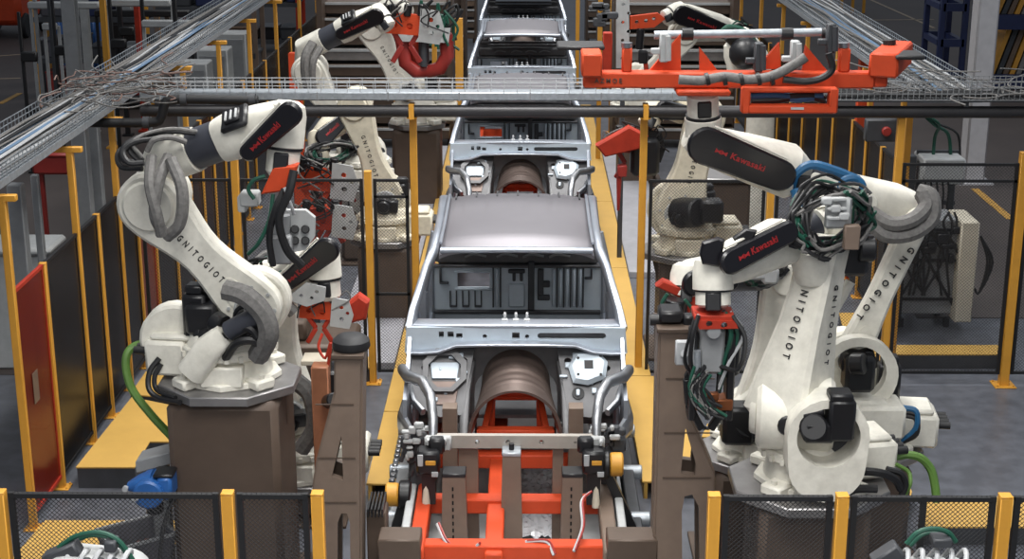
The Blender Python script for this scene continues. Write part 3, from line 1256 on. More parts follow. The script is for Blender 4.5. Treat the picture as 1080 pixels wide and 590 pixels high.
def weld_gun(label, P, d, s=1.0, n=NC, body='grey_paint', br='orange', jaw='brown_steel', seed=1, long=.75, bracket=(.2, .2)):
    """spot welding gun hanging from P along d"""
    d = V(d).normalized()
    n = V(n)
    n = (n - d * n.dot(d)).normalized()
    u = n.cross(d).normalized()
    t = thing('weld_gun', label, 'welding gun', P)
    b = MB()
    w, h = bracket[0] * s, bracket[1] * s
    b.box(P + d * .02 * s, (w * 1.5, w * 1.2, .04 * s), (u, n, d), .006)
    for sg in (-1, 1):
        b.plate([(-w * .7, 0), (w * .7, 0), (w * .95, h), (-w * .55, h * 1.25)], [circ(-w * .2, h * .45, w * .12, 10), circ(w * .35, h * .6, w * .12, 10)], P + d * .03 * s + n * sg * w * .55, u, d, n, .025 * s)
    b.build('bracket', br, t)
    b = MB()
    q = P + d * (h * .5 + .04 * s)
    b.box(q + d * .2 * s, (.17 * s, .15 * s, .32 * s), (u, n, d), .02)
    b.cyl(q + d * .05 * s + n * .075 * s, q + d * .05 * s + n * .12 * s, .05 * s, n=14, ch=.008)
    b.build('transformer', body, t)
    b = MB()
    b.cyl(q + d * .02 * s + u * .15 * s, q + d * .38 * s + u * .15 * s, .052 * s, n=14, ch=.01)
    b.box(q + d * .1 * s + u * .15 * s, (.12 * s, .12 * s, .14 * s), (u, n, d), .01)
    b.build('servo_motor', 'black_plastic', t)
    L = long * s
    for sg, nm in ((-1, 'electrode_arm'), (1, 'electrode_arm')):
        b = MB()
        st = q + d * .3 * s + u * sg * .09 * s
        pts = [st, st + d * .12 * s + u * sg * .06 * s, q + d * (L - .18 * s) + u * sg * .13 * s, q + d * L + u * sg * .03 * s]
        for a, c in zip(pts, pts[1:]):
            b.bar(a, c, .05 * s, .06 * s, up=n, b=.008)
        b.cyl(pts[-1] - d * .01, pts[-1] - u * sg * .05 * s, .016 * s, .01 * s, 8)
        b.build(nm, jaw, t)
    rnd = random.Random(seed)
    for cm in ('hose_black', 'hose_black', 'hose_green', 'cable_white'):
        b = MB()
        for k in range(2):
            sg = rnd.choice((-1, 1))
            p0 = P + u * sg * rnd.uniform(.05, .14) * s + n * rnd.uniform(0, .12) * s
            pts = [p0, p0 + d * .14 * s + u * sg * rnd.uniform(.03, .09) * s + n * .05 * s, p0 + d * .34 * s + u * sg * rnd.uniform(.0, .07) * s + n * rnd.uniform(.0, .1) * s, q + d * rnd.uniform(.3, .5) * s + u * sg * .06 * s + n * .06 * s]
            b.tube(pts, rnd.uniform(.012, .02) * s, 6, 5)
        b.build('hose', cm, t)
    return t


def tool_cluster(label, P, s, seed, mats=('orange', 'grey_light', 'orange_deep'), name='weld_gun'):
    """compact servo gun seen head on: stepped orange body, plates, cylinders and hoses"""
    rnd = random.Random(seed)
    t = thing(name, label, 'welding gun', P)
    b = MB()
    b.plate([(-.32, -.1), (.18, -.14), (.3, -.02), (.26, .1), (-.1, .14), (-.3, .06)], [circ(-.18, 0, .035, 10), circ(0, -.02, .04, 10), circ(.15, .0, .03, 10)], P + Y * .0 - X * 0, X * s, Z * s, Y, .05 * s)
    b.plate([(-.3, -.08), (.15, -.12), (.26, -.02), (.2, .1), (-.2, .1)], [circ(-.1, 0, .04, 10)], P + Y * .14 * s, X * s, Z * s, Y, .04 * s)
    b.box(P + V((-.02, .08, .0)) * s, (.3 * s, .12 * s, .1 * s), b=.01)
    b.build('gun_body', mats[0], t)
    b = MB()
    b.plate([(.1, -.2), (.36, -.24), (.42, -.05), (.36, .16), (.14, .2)], [circ(.26, -.1, .03, 10), circ(.26, .06, .03, 10), circ(.34, -.02, .025, 10)], P - Y * .03, X * s, Z * s, Y, .028 * s)
    b.build('mounting_plate', mats[1], t)
    b = MB()
    for k in range(3):
        x = -.2 + .17 * k
        b.cyl(P + V((x, .02, .1)) * s, P + V((x + .02, .02, .24)) * s, .05 * s, n=12, ch=.008)
    b.build('servo_motor', 'black_plastic', t)
    for sg in (-1, 1):
        b = MB()
        p = P + V((-.2 + .3 * (sg > 0), .05, -.1)) * s
        for a, c in zip([p, p + V((-.1 * sg, 0, -.16)) * s], [p + V((-.1 * sg, 0, -.16)) * s, p + V((.02 * sg, -.02, -.36)) * s]):
            b.bar(a, c, .05 * s, .06 * s, b=.006)
        b.build('electrode_arm', mats[2], t)
    for cm in ('hose_black', 'hose_grey', 'hose_black'):
        b = MB()
        for k in range(2):
            p = P + V((rnd.uniform(-.3, .3), -.05, rnd.uniform(.1, .25))) * s
            b.tube([p, p + V((rnd.uniform(-.15, .15), -.04, .08)) * s, p + V((rnd.uniform(-.2, .2), -.03, -.05)) * s, p + V((rnd.uniform(-.2, .2), 0, -.2)) * s], .01 * s, 6, 5)
        b.build('hose', cm, t)
    return t


# ---- front left robot on its pedestal
D1 = 10.4
B1 = W(243, 396, D1 + .02)
P1 = pedestal(B1, .52, B1.z, 'brown steel pedestal under the front left robot', .78, turn=0)
hs1 = [('hose_grey', .04, WL([(178, 165, 10.2), (168, 190, 10.05), (163, 225, 10.0), (172, 246, 10.03)])),
       ('hose_grey', .038, WL([(160, 165, 10.15), (158, 195, 10.02), (166, 228, 9.98), (170, 248, 10.02)])),
       ('hose_grey', .042, WL([(176, 250, 10.05), (190, 235, 10.0), (192, 200, 10.02), (180, 168, 10.12)])),
       ('hose_grey', .075, WL([(238, 306, 10.02), (258, 312, 9.98), (277, 330, 9.98), (283, 352, 10.0), (272, 376, 10.1)])),
       ('hose_black', .022, WL([(150, 170, 10.2), (140, 155, 10.2), (150, 145, 10.25), (178, 138, 10.35), (200, 137, 10.4)])),
       ('hose_black', .022, WL([(146, 172, 10.25), (130, 168, 10.25), (134, 152, 10.3), (165, 140, 10.4), (190, 139, 10.45)])),
       ('hose_black', .02, WL([(150, 178, 10.2), (128, 176, 10.25), (126, 160, 10.3), (150, 148, 10.4), (180, 142, 10.45)])),
       ('hose_black', .016, WL([(146, 170, 10.1), (136, 158, 10.1), (146, 146, 10.15), (176, 139, 10.25), (206, 141, 10.3)])),
       ('hose_grey', .014, WL([(150, 166, 10.1), (140, 152, 10.1), (152, 142, 10.15), (180, 136, 10.25), (208, 139, 10.3)])),
       ('hose_black', .02, WL([(152, 172, 10.0), (136, 172, 10.0), (130, 160, 10.05), (142, 150, 10.1), (168, 146, 10.2)])),
       ('hose_grey', .02, WL([(155, 160, 10.15), (162, 148, 10.15), (180, 145, 10.2), (196, 150, 10.25)])),
       ('hose_lime', .03, WL([(172, 363, 10.5), (145, 364, 10.5), (133, 378, 10.45), (138, 408, 10.4), (158, 436, 10.35), (182, 462, 10.35)])),
       ('hose_black', .02, WL([(168, 378, 10.3), (158, 392, 10.25), (157, 410, 10.2), (168, 420, 10.15), (190, 425, 10.0)])),
       ('hose_black', .018, WL([(170, 384, 10.3), (163, 398, 10.25), (166, 412, 10.2), (185, 420, 10.05)])),
       ('hose_black', .03, WL([(232, 372, 10.1), (240, 352, 10.05), (262, 346, 10.0), (272, 356, 10.0)])),
       ('hose_black', .03, WL([(238, 378, 10.1), (250, 362, 10.0), (268, 360, 10.0), (276, 372, 10.05)])),
       ]
R1 = robot('white robot arm on the left brown pedestal with black cover and red logo', B1, W(268, 322, D1), W(160, 214, D1), F=(W(166, 172, D1 + .12), W(303, 122, D1 - .15)), wrist=W(297, 186, D1 - .2),
           arm=(.2, .135, .225, .2), hoses=hs1, rear=V((-1, .12, 0)), cover_pts=(W(264, 159, D1 - .3), W(307, 119, D1 - .38), .062, .084))
# blocks of the first robot that sit beside the shoulder
b = MB()
b.sell([(W(205, 392, 10.15), .11, .11), (W(222, 366, 10.1), .1, .1), (W(238, 352, 10.1), .07, .08)], 16)
b.build('shoulder_bracket', 'white_paint', R1)
b = MB()
b.cyl(W(240, 350, 10.06), W(276, 330, 10.02), .07, .065, 16, .01)
b.build('balancer_cylinder', 'dark_band', R1)
b = MB()
c = W(190, 352, 10.55)
b.prism([p for p in circ(0, 0, .26, 24)], c, X, Z, NC, .16, .02)
b.build('counterweight', 'white_paint', R1)
b = MB()
b.box(W(214, 334, 10.35), (.22, .2, .22), b=.025)
b.cyl(W(226, 338, 10.2), W(236, 345, 10.15), .08, n=14, ch=.01)
b.build('shoulder_motor', 'black_plastic', R1)
# its tool : orange bracket and grey gun with black hose
P = W(297, 188, D1 - .2)
t = thing('weld_gun', 'welding gun with flat orange bracket hanging from the front left robot wrist', 'welding gun', P)
b = MB()
u = (W(312, 172, 10.2) - W(290, 176, 10.2)).normalized()
b.prism([(p.x - P.x, p.z - P.z) for p in WL([(290, 174), (316, 172), (306, 199), (277, 203)], D1 - .25)], P - Y * .02, X, Z, NC, .1, .012)
b.build('bracket', 'orange', t)
b = MB()
pl = WL([(286, 202), (298, 202), (302, 222), (322, 222), (332, 230), (332, 250), (322, 264), (300, 268), (286, 262), (282, 232)], D1 - .1)
hl = [[(q.x - P.x + .03 * math.cos(a), q.z - P.z + .03 * math.sin(a)) for a in [2 * PI * k / 12 for k in range(12)]] for q in WL([(311, 242), (322, 242), (311, 254), (322, 254)], D1 - .1)]
b.plate([(p.x - P.x, p.z - P.z) for p in pl], hl, P + Y * .1, X, Z, Y, .05)
b.build('mounting_plate', 'grey_light', t)
b = MB()
b.box(W(296, 262, D1 - .14), (.17, .14, .2), b=.015)
b.cyl(W(296, 225, D1 - .1), W(296, 250, D1 - .1), .07, n=16, ch=.01)
b.build('servo_motor', 'grey_paint', t)
for i, (x, y) in enumerate(((311, 242), (322, 242), (311, 254), (322, 254))):
    b = MB()
    b.cyl(W(x, y, D1 - .05), W(x, y, D1 - .125), .03, n=12, ch=.006)
    b.build('bolt', 'black_plastic', t)
for hm, rad, pts in (('hose_black', .03, [(310, 180, 10.05), (304, 205, 10.0), (294, 230, 10.0), (302, 262, 10.05), (318, 280, 10.1)]), ('hose_black', .024, [(300, 200, 10.05), (290, 222, 10.0), (284, 250, 10.05), (288, 280, 10.1)]),
                     ('hose_green', .014, [(288, 205, 10.1), (284, 232, 10.05), (273, 256, 10.05), (262, 268, 10.1)]), ('hose_green', .014, [(280, 186, 10.1), (268, 190, 10.1), (262, 200, 10.1), (268, 210, 10.1)]),
                     ('cable_white', .012, [(300, 198, 10.0), (306, 214, 10.0), (310, 226, 10.05)])):
    b = MB()
    b.tube(WL(pts), rad, 8, 6)
    b.build('hose', hm, t)
b = MB()
b.box(W(264, 209, D1), (.13, .12, .1), b=.012)
b.box(W(256, 214, D1), (.06, .1, .12), b=.012)
b.build('valve_block', 'grey_light', t)

# ---- second left robot, behind the pedestal, lower
D2 = 11.7
B2 = G(318, 496, .34)
E2 = W(284, 300, D2)
pedestal(B2, .42, B2.z, 'low pedestal under the robot half hidden behind the left brown pedestal', .6)
R2 = robot('white robot half hidden behind the left brown pedestal with black logo cover reaching right', B2, W(308, 432, D2), E2, F=(W(276, 312, D2 + .1), W(341, 268, D2 - .22)), wrist=W(345, 316, D2 - .25), rear=X,
           arm=(.2, .14, .2, .2), dress=(W(288, 282, D2 - .25), V((.2, .12, .12)), 3), cover_pts=(W(303, 297, D2 - .3), W(346, 262, D2 - .42), .066, .098), band=(.02, .2), word=False, fr=(.15, .14, .15), top_motor=False,
           hoses=[('hose_grey', .07, WL([(312, 402, 11.3), (328, 418, 11.2), (332, 450, 11.2), (318, 474, 11.25)])), ('hose_grey', .05, WL([(285, 300, 11.4), (300, 320, 11.3), (310, 330, 11.3)]))])
t = tool_cluster('orange welding gun under the wrist of the half hidden left robot', W(340, 328, D2 - .3), .58, 4)
b = MB()
b.plate([(-.24, -.06), (-.08, -.12), (.06, -.07), (.07, .03), (-.08, .07)], [circ(-.12, -.03, .014, 8), circ(-.04, -.05, .014, 8), circ(0, .0, .014, 8)], W(334, 308, D2 - .42), X, Z, Y, .03)
b.build('mounting_plate', 'grey_light', t)
b = MB()
b.prism([(-.05, -.06), (.12, .08), (.2, .02), (.17, -.12), (.03, -.16)], W(362, 322, D2 - .3), X, Z, Y, .12, .02)
b.build('guard', 'orange_deep', t)
# ---- left mid robot beyond the cross fence
D3 = 17.0
B3 = W(407, 248, D3)
pedestal(B3, .42, B3.z, 'brown pedestal behind the cross fence left of the line', .6)
robot('white robot just behind the cross fence left of the nearest cab', B3, W(407, 212, D3), W(374, 112, D3), F=(W(378, 108, D3 + .3), W(336, 146, D3 - .1)), wrist=W(338, 172, D3 - .2), rear=X, white='white_old',
      arm=(.24, .13, .2, .2), s=.95, word=True, motor2=True, top_motor=False, dress=(W(350, 160, D3 - .3), V((.3, .15, .12)), 12))
tool_cluster('long orange welding gun with holes left behind the cross fence', W(338, 190, D3 - .45), 1.0, 8, ('orange', 'grey_light', 'orange'))
tool_cluster('red welding gun just below the long orange gun behind the cross fence', W(340, 232, D3 - .9), .9, 9, ('orange_deep', 'grey_light', 'red'))
tool_cluster('red welding gun close behind the black mesh panel, lowest of the left guns', W(350, 216, D3 + .4), 1.0, 19, ('red', 'grey_light', 'orange_deep'))

P = W(330, 236, D3 - .6)
t = thing('gun_stand', 'slim dark stand carrying the red welding guns behind the mesh panel', 'stand', V((P.x, P.y, 0)))
b = MB()
b.box((P.x, P.y, P.z / 2), (.08, .08, P.z), b=.008)
b.build('upright', 'grey_dark', t)
b = MB()
b.box((P.x, P.y, .02), (.4, .4, .04), b=.006)
b.build('base_plate', 'grey_dark', t)
b = MB()
b.bar(V((P.x, P.y, P.z - .03)), W(340, 232, D3 - .85), .06, .06)
b.bar(V((P.x, P.y, P.z - .1)), W(350, 220, D3 + .45), .06, .06)
b._build('arm', 'grey_dark', t)

# ---- left upper robot with dark sleeve
D4 = 19.5
B4 = W(385, 188, D4)
pedestal(B4, .42, B4.z, 'pedestal of the upper left robot beyond the pipe', .6)
robot('white robot beyond the cable channel with dark sleeve, bent high at the left', B4, W(372, 152, D4), W(326, 76, D4), F=(W(318, 54, D4 + .1), W(398, 14, D4 - .1)), wrist=W(410, 30, D4 - .2), rear=-X,
      arm=(.2, .14, .22, .2), word=False, s=1.0, hoses=[('hose_grey', .06, WL([(330, 45, 19.1), (322, 62, 19.0), (324, 88, 19.0), (332, 100, 19.05)])), ('hose_grey', .045, WL([(338, 50, 19.1), (330, 66, 19.0), (330, 90, 19.0), (336, 104, 19.05)]))])
t = tool_cluster('bright orange welding gun held up high behind the channel, left of the line', W(432, 26, D4 + .2), 1.05, 15, ('orange', 'grey_light', 'red'))
# ---- robot behind it, arm leaning left
D5 = 22.5
B5 = W(440, 128, D5)
pedestal(B5, .45, B5.z, 'brown pedestal far back, left of the second cab', .7)
robot('white robot with straight lettered arm leaning left behind the red weld gun', B5, W(430, 96, D5), W(392, 28, D5), F=(W(388, 22, D5 + .3), W(420, 6, D5 - .3)), wrist=W(430, 14, D5 - .5), rear=X,
      arm=(.2, .15, .22, .2), s=1.05, top_motor=False)
# big red C-gun
P = W(448, 44, 21.5)
t = thing('weld_gun', 'large red C-shaped welding gun hanging left of the third cab', 'welding gun', P)
for i, pts in enumerate(([(424, 40), (428, 66), (440, 76), (452, 74)], [(470, 36), (472, 58), (464, 72), (450, 76)])):
    b = MB()
    q = WL(pts, 21.5)
    b.sell([(q[0], .1, .13), (q[1], .1, .14), (q[2], .1, .13), (q[3], .09, .08)], 14, Y)
    b.build('gun_arm', 'red', t)
b = MB()
b.box(W(447, 48, 21.5), (.14, .16, .5), b=.02)
b.cyl(W(447, 40, 21.4), W(447, 70, 21.4), .05, n=12)
b.build('servo_motor', 'grey_dark', t)
b = MB()
b.box(W(432, 54, 21.6), (.3, .1, .34), b=.02)
b.build('transformer', 'orange_deep', t)
b = MB()
b.plate([(-.35, -.1), (.35, -.12), (.38, .08), (-.3, .1)], [circ(-.2, 0, .03, 8), circ(.1, -.02, .03, 8), circ(.25, 0, .03, 8)], W(446, 36, 21.3), X, Z, Y, .04)
b.build('mounting_plate', 'grey_light', t)
for k, cm in enumerate(('hose_green', 'hose_black', 'hose_green', 'hose_black')):
    b = MB()
    rnd = random.Random(k)
    for j in range(5):
        x, y = rnd.uniform(444, 478), rnd.uniform(8, 30)
        b.tube(WL([(x, y), (x + rnd.uniform(-15, 15), y - 8), (x + rnd.uniform(-12, 14), y + 10), (x + rnd.uniform(-12, 12), y + 24)], 21.3 + .1 * k), .02, 6, 5)
    b.build('hose', cm, t)

# ================================================================= right side
# ---- front right robot, big arm seen at an angle
D6 = 9.75
B6 = W(852, 505, D6)
pedestal(B6, .56, B6.z, 'brown steel pedestal under the front right robot', .74)
S6 = W(828, 430, D6)
E6 = W(872, 244, D6 + .1)
hs6 = [('hose_black', .028, WL([(878, 508, 9.45), (880, 500, 9.4), (896, 497, 9.4), (928, 499, 9.4), (944, 506, 9.45), (950, 516, 9.5)])),
       ('hose_black', .028, WL([(880, 512, 9.45), (886, 520, 9.4), (905, 516, 9.4), (925, 516, 9.4)])),
       ('hose_lime', .03, WL([(944, 482, 9.9), (958, 480, 9.9), (972, 484, 9.9), (982, 496, 9.9), (986, 512, 9.88), (988, 530, 9.85)])),
       ('hose_black', .022, WL([(935, 495, 9.5), (950, 500, 9.5), (955, 512, 9.5), (950, 524, 9.5)])),
       ('hose_lime', .014, WL([(945, 490, 9.6), (958, 498, 9.6), (960, 510, 9.55), (955, 522, 9.55)]))]
R6 = robot('large white robot arm in front at the right, gun hanging on its wrist', B6, S6, E6, n=V((-.1, -1, 0)), F=(W(856, 240, D6 + .1), W(752, 286, D6 - .35)), wrist=W(752, 324, D6 - .4), rear=V((1, .2, 0)),
           arm=(.2, .15, .17, .02), word=False, hoses=hs6, dress=(W(878, 230, D6 - .15), V((.32, .18, .24)), 31, 9), band=(-.02, .24), fr=(.14, .12, .15), cover_pts=(W(768, 276, D6 - .52), W(828, 245, D6 - .3), .08, .072), motor2=False, top_motor=False)
# round shoulder casting that carries the big arm
b = MB()
b.cyl(S6 + V((-.2, -.06, 0)), S6 + V((.3, -.14, 0)), .25, .25, 28, .03)
b.cyl(S6 + V((-.24, -.05, 0)), S6 + V((-.19, -.06, 0)), .15, .16, 20, .01)
b.build('shoulder_casting', 'white_paint', R6)
# black fork cover and recess on its forearm
b = MB()
q = WL([(740, 254), (757, 249), (764, 252), (761, 266), (757, 280), (740, 277), (737, 266)], D6 - .47)
b.prism([(p.x - q[0].x, p.z - q[0].z) for p in q], q[0], X, Z, NC, .05, .012)
b.build('fork_cover', 'black_cover', R6)
b = MB()
q = WL([(772, 250), (786, 240), (798, 242), (794, 250), (778, 258)], D6 - .42)
b.prism([(p.x - q[0].x, p.z - q[0].z) for p in q], q[0], X, Z, NC, .04, .01)
b.build('arm_recess', 'black_plastic', R6)
# squared lower arm showing two lettered faces
b = MB()
ax = (E6 - S6)
Ua = ax.normalized()
nL = V((-.62, -.78, 0))
nL = (nL - Ua * nL.dot(Ua)).normalized()
nR = Ua.cross(nL).normalized()
if nR.x < 0:
    nR = -nR
st = []
for t_, a_, b_ in ((-.1, .12, .14), (0, .235, .22), (.18, .215, .2), (.5, .158, .15), (.82, .128, .128), (.95, .132, .132), (1.0, .1, .1)):
    c = S6 + ax * t_ + NC * .08
    r_ = []
    ch = .03
    for sx, sy in ((1, 1), (-1, 1), (-1, -1), (1, -1)):
        p1 = c + nL * (a_ * sx) + nR * ((b_ - ch) * sy)
        p2 = c + nL * ((a_ - ch) * sx) + nR * (b_ * sy)
        r_ += [p1, p2] if sx * sy > 0 else [p2, p1]
    st.append(r_)
b.loft(st)
la = b.build('lower_arm', 'white_paint', R6)
for nn_, oth, k0 in ((nL, nR, .137), (nR, nL, .137)):
    b = MB()
    lk = .48
    c0 = S6 + ax * .75 + NC * .08 + nn_ * .132
    c1 = S6 + ax * .32 + NC * .08 + nn_ * .19
    dirn = (c1 - c0).normalized()
    nrm_ = (nn_ - dirn * nn_.dot(dirn)).normalized()
    up_ = nrm_.cross(dirn).normalized()
    text_geo(b, WORD, c0 + nrm_ * .004 - up_ * .03, dirn, up_, nrm_, .05, .004, 2.1, (c1 - c0).length)
    b.build('lettering', 'black_letter', la)
b = MB()
b.cyl(W(858, 262, D6 - .02), W(860, 300, D6 - .05), .16, .13, 20, .02)
b.build('elbow_casting', 'white_paint', R6)
b = MB()
b.box(W(893, 268, D6 + .1), (.26, .22, .26), b=.03)
b.cyl(W(905, 262, D6), W(922, 262, D6), .09, n=14, ch=.01)
b.build('elbow_motor', 'black_plastic', R6)
b = MB()
b.box(W(884, 224, D6 - .22), (.16, .1, .2), (V((.9, -.4, .15)).normalized(), V((.4, .9, 0)).normalized(), Z), .02)
for k in range(3):
    b.box(W(872 + 9 * k, 212 + 8 * k, D6 - .3), (.07, .05, .05), b=.01)
    b.box(W(882, 210 + 10 * k, D6 - .3), (.12, .04, .022), b=.006)
b.build('connector_plate', 'grey_light', R6)
b = MB()
b.box(W(898, 250, D6 - .3), (.1, .06, .16), b=.008)
b.build('terminal_box', 'brown_steel', R6)
# cheek ring with motors in front of the shoulder
b = MB()
c = W(867, 448, D6 - .24)
b.plate(capsule(.2, .265, .25, 12), [circ(.0, 0, .205, 28)], c, Z * -1, X, NC, .24)
b.build('shoulder_housing', 'white_paint', R6)
b = MB()
b.cyl(c + V((0, .03, 0)), c + V((0, -.02, 0)), .24, n=28)
b.build('motor_recess', 'grey_dark', R6)
b = MB()
b.cyl(W(856, 450, D6 - .2), W(858, 451, D6 - .52), .09, n=18, ch=.012)
b.box(W(862, 452, D6 - .42), (.2, .2, .14), b=.02)
b.box(W(886, 440, D6 - .44), (.17, .18, .28), b=.02)
b.box(W(886, 417, D6 - .44), (.15, .16, .06), b=.015)
b.cyl(W(846, 438, D6 - .44), W(868, 433, D6 - .44), .045, n=12, ch=.006)
b.build('shoulder_motor', 'black_plastic', R6)
b = MB()
b.ball(W(827, 420, D6 - .2), .035, 12)
b.build('grease_cap', 'copper', R6)
b = MB()
b.cyl(W(870, 344, D6 + .2), W(897, 297, D6 + .25), .035, n=12)
b.build('link_rod', 'white_paint', R6)
# gun of the front right robot
P = W(752, 328, D6 - .4)
t = weld_gun('black welding gun hanging from orange flange under the front right robot wrist', P, V((-.02, 0, -1)), .95, body='grey_paint', br='orange_deep', jaw='black_plastic', seed=5, long=.78, bracket=(.18, .05))
b = MB()
for sg in (-1, 1):
    b.box(P + V((sg * .12, 0, -.42)), (.05, .16, .6), b=.01)
b.build('side_plate', 'black_plastic', t)
b = MB()
b.box(W(722, 372, D6 - .4), (.12, .05, .16), b=.008)
b.cyl(W(722, 373, D6 - .44), W(722, 373, D6 - .48), .025, n=12)
b.build('sensor_plate', 'cable_white', t)
b = MB()
b.cyl(W(735, 370, D6 - .5), W(735, 420, D6 - .5), .025, n=10)
b.build('air_cylinder', 'galvanised', t)
for k, cm in enumerate(('hose_black', 'hose_black', 'hose_black', 'hose_grey', 'hose_green')):
    rnd = random.Random(40 + k)
    b = MB()
    for j in range(3):
        x, y = rnd.uniform(732, 750), rnd.uniform(385, 400)
        b.tube(WL([(x, y), (x - rnd.uniform(4, 14), y + 14), (x + rnd.uniform(-6, 8), y + 32), (x + rnd.uniform(0, 24), y + 44)], D6 - .55), .011, 6, 5)
    b.build('hose', cm, t)
b = MB()
b.box(W(752, 424, D6 - .42), (.24, .14, .08), b=.01)
b.box(W(748, 418, D6 - .5), (.12, .05, .05), b=.008)
b.build('electrode_block', 'copper', t)

# ---- rear right robot carrying the orange frame
D7 = 11.1
B7 = W(905, 466, D7)
pedestal(B7, .5, B7.z, 'pedestal hidden behind the front right robot base', .7)
E7 = W(962, 228, D7)
hs7 = [('hose_grey', .06, WL([(915, 232, 10.75), (935, 248, 10.7), (962, 246, 10.7), (982, 230, 10.75), (982, 208, 10.8), (968, 202, 10.85)])),
       ('hose_grey', .055, WL([(918, 224, 10.75), (940, 236, 10.68), (962, 232, 10.68), (976, 218, 10.75), (972, 204, 10.8)])),
       ('hose_blue', .035, WL([(838, 204, 10.85), (838, 186, 10.8), (855, 174, 10.8), (880, 180, 10.8), (905, 190, 10.8)])),
       ('hose_blue', .035, WL([(838, 200, 10.75), (845, 216, 10.7), (862, 212, 10.7)])),
       ('hose_blue', .026, WL([(886, 200, 10.65), (890, 190, 10.65), (902, 188, 10.65), (910, 196, 10.65), (906, 208, 10.65), (894, 208, 10.65), (886, 200, 10.65)]))]
R7 = robot('white robot at the right lifting the orange frame with its black-covered forearm', B7, W(893, 372, D7), None if False else E7, F=(W(952, 218, D7), W(742, 152, D7 - .2)), wrist=W(741, 96, D7 - .25), rear=V((1, -.1, 0)),
           arm=(.12, .088, .095, .14), arm_off=.12, hoses=hs7, band=(.3, .5), fr=(.15, .11, .19), cover_pts=(W(822, 184, D7 - .36), W(744, 153, D7 - .42), .112, .135), s=1.0, word=False, top_motor=False)
# link lettering
b = MB()
c0, c1 = W(963, 262, D7 - .2), W(905, 336, D7 - .2)
dn = (c1 - c0).normalized()
up_ = NC.cross(dn).normalized()
text_geo(b, WORD, c0 - up_ * .025, dn, up_, NC, .048, .008, 2.1, (c1 - c0).length)
b.build('lettering', 'black_letter', R7)
b = MB()
b.box(W(905, 392, D7 - .3), (.22, .2, .28), b=.03)
b.cyl(W(898, 384, D7 - .4), W(912, 384, D7 - .45), .08, n=14, ch=.01)
b.build('turn_motor', 'black_plastic', R7)
b = MB()
c = W(902, 392, D7 - .2)
b.plate(circ(0, 0, .3, 28), [circ(0, .02, .21, 24)], c, X, Z, NC, .1)
b.build('shoulder_housing', 'white_paint', R7)
b = MB()
b.box(W(925, 440, D7 - .35), (.36, .3, .26), b=.025)
b.box(W(912, 424, D7 - .3), (.3, .26, .1), b=.025)
b.build('connector_box', 'white_paint', R7)
for k, cm in enumerate(('hose_blue', 'hose_black', 'hose_black')):
    b = MB()
    b.tube(WL([(952, 430 + 4 * k, 10.75), (966, 434 + 4 * k, 10.72), (966, 452 + 3 * k, 10.7), (952, 466, 10.72)]), .022, 8, 5)
    b.build('hose', cm, R7)
# forearm recess and inner white plate
b = MB()
q = WL([(840, 184), (878, 186), (906, 202), (896, 213), (852, 213), (838, 202)], D7 - .26)
b.prism([(p.x - q[0].x, p.z - q[0].z) for p in q], q[0], X, Z, NC, .06, .012)
b.build('arm_recess', 'black_plastic', R7)
b = MB()
b.prism(capsule(.42, .055, .05, 8), W(862, 190, D7 - .32), (W(900, 205, D7) - W(862, 190, D7)).normalized(), Z, NC, .03, .008)
b.build('arm_plate', 'white_paint', R7)

# drum pedestal seen between its forearm and the small robot
B_ = W(764, 190, 18.2)
t = thing('robot_pedestal', 'brown empty pedestal under the black-covered forearm, behind the mesh', 'pedestal', V((B_.x, 18.2, 0)))
b = MB()
b.box((B_.x, 18.4, B_.z / 2), (.62, .6, B_.z), b=.04)
b.build('column', 'brown_dark', t)
b = MB()
b.box((B_.x, 18.4, B_.z + .02), (.7, .7, .05), b=.01)
b.build('top_plate', 'plate_steel', t)

# the orange frame it carries
P = W(741, 90, D7 - .25)
t = thing('gripper_frame', 'long orange gripper frame held up by the rear right robot', 'gripper frame', P)


def fbox(x0, y0, x1, y1, dep=.18, D=D7 - .3, name='frame_beam', m='orange', bev=.012, holes=()):
    a, c = W(x0, y0, D), W(x1, y1, D)
    b_ = MB()
    b_.box((a + c) / 2, (abs(c.x - a.x), dep, abs(a.z - c.z)), b=bev)
    return b_.build(name, m, t)


fbox(615, 75, 920, 92, .14)
fbox(613, 54, 634, 78, .3)
fbox(712, 92, 768, 98, .3, name='adapter_plate')
fbox(782, 92, 790, 119, .1, D7 - .45, name='side_frame')
fbox(874, 92, 882, 119, .1, D7 - .45, name='side_frame')
fbox(788, 110, 876, 119, .1, D7 - .45, name='side_frame')
fbox(788, 92, 876, 97, .1, D7 - .45, name='side_frame')
# arm of the frame reaching to the viewer on the right
b = MB()
o1 = W(922, 70, D7 - .3)
b.box(W(940, 62, D7 - .1), (.2, .7, .17), (V((.9, -.35, 0)).normalized(), V((.35, .9, 0)).normalized(), Z), .015)
b.build('end_arm', 'orange', t)
b = MB()
b.box(W(926, 78, D7 - .25), (.1, .2, .16), b=.012)
b.build('end_post', 'orange', t)
b = MB()
b.box(W(956, 58, D7 - .35), (.2, .28, .03), b=.01)
b.cyl(W(938, 48, D7), W(938, 42, D7), .045, n=14)
b.build('rubber_pad', 'rubber', t)
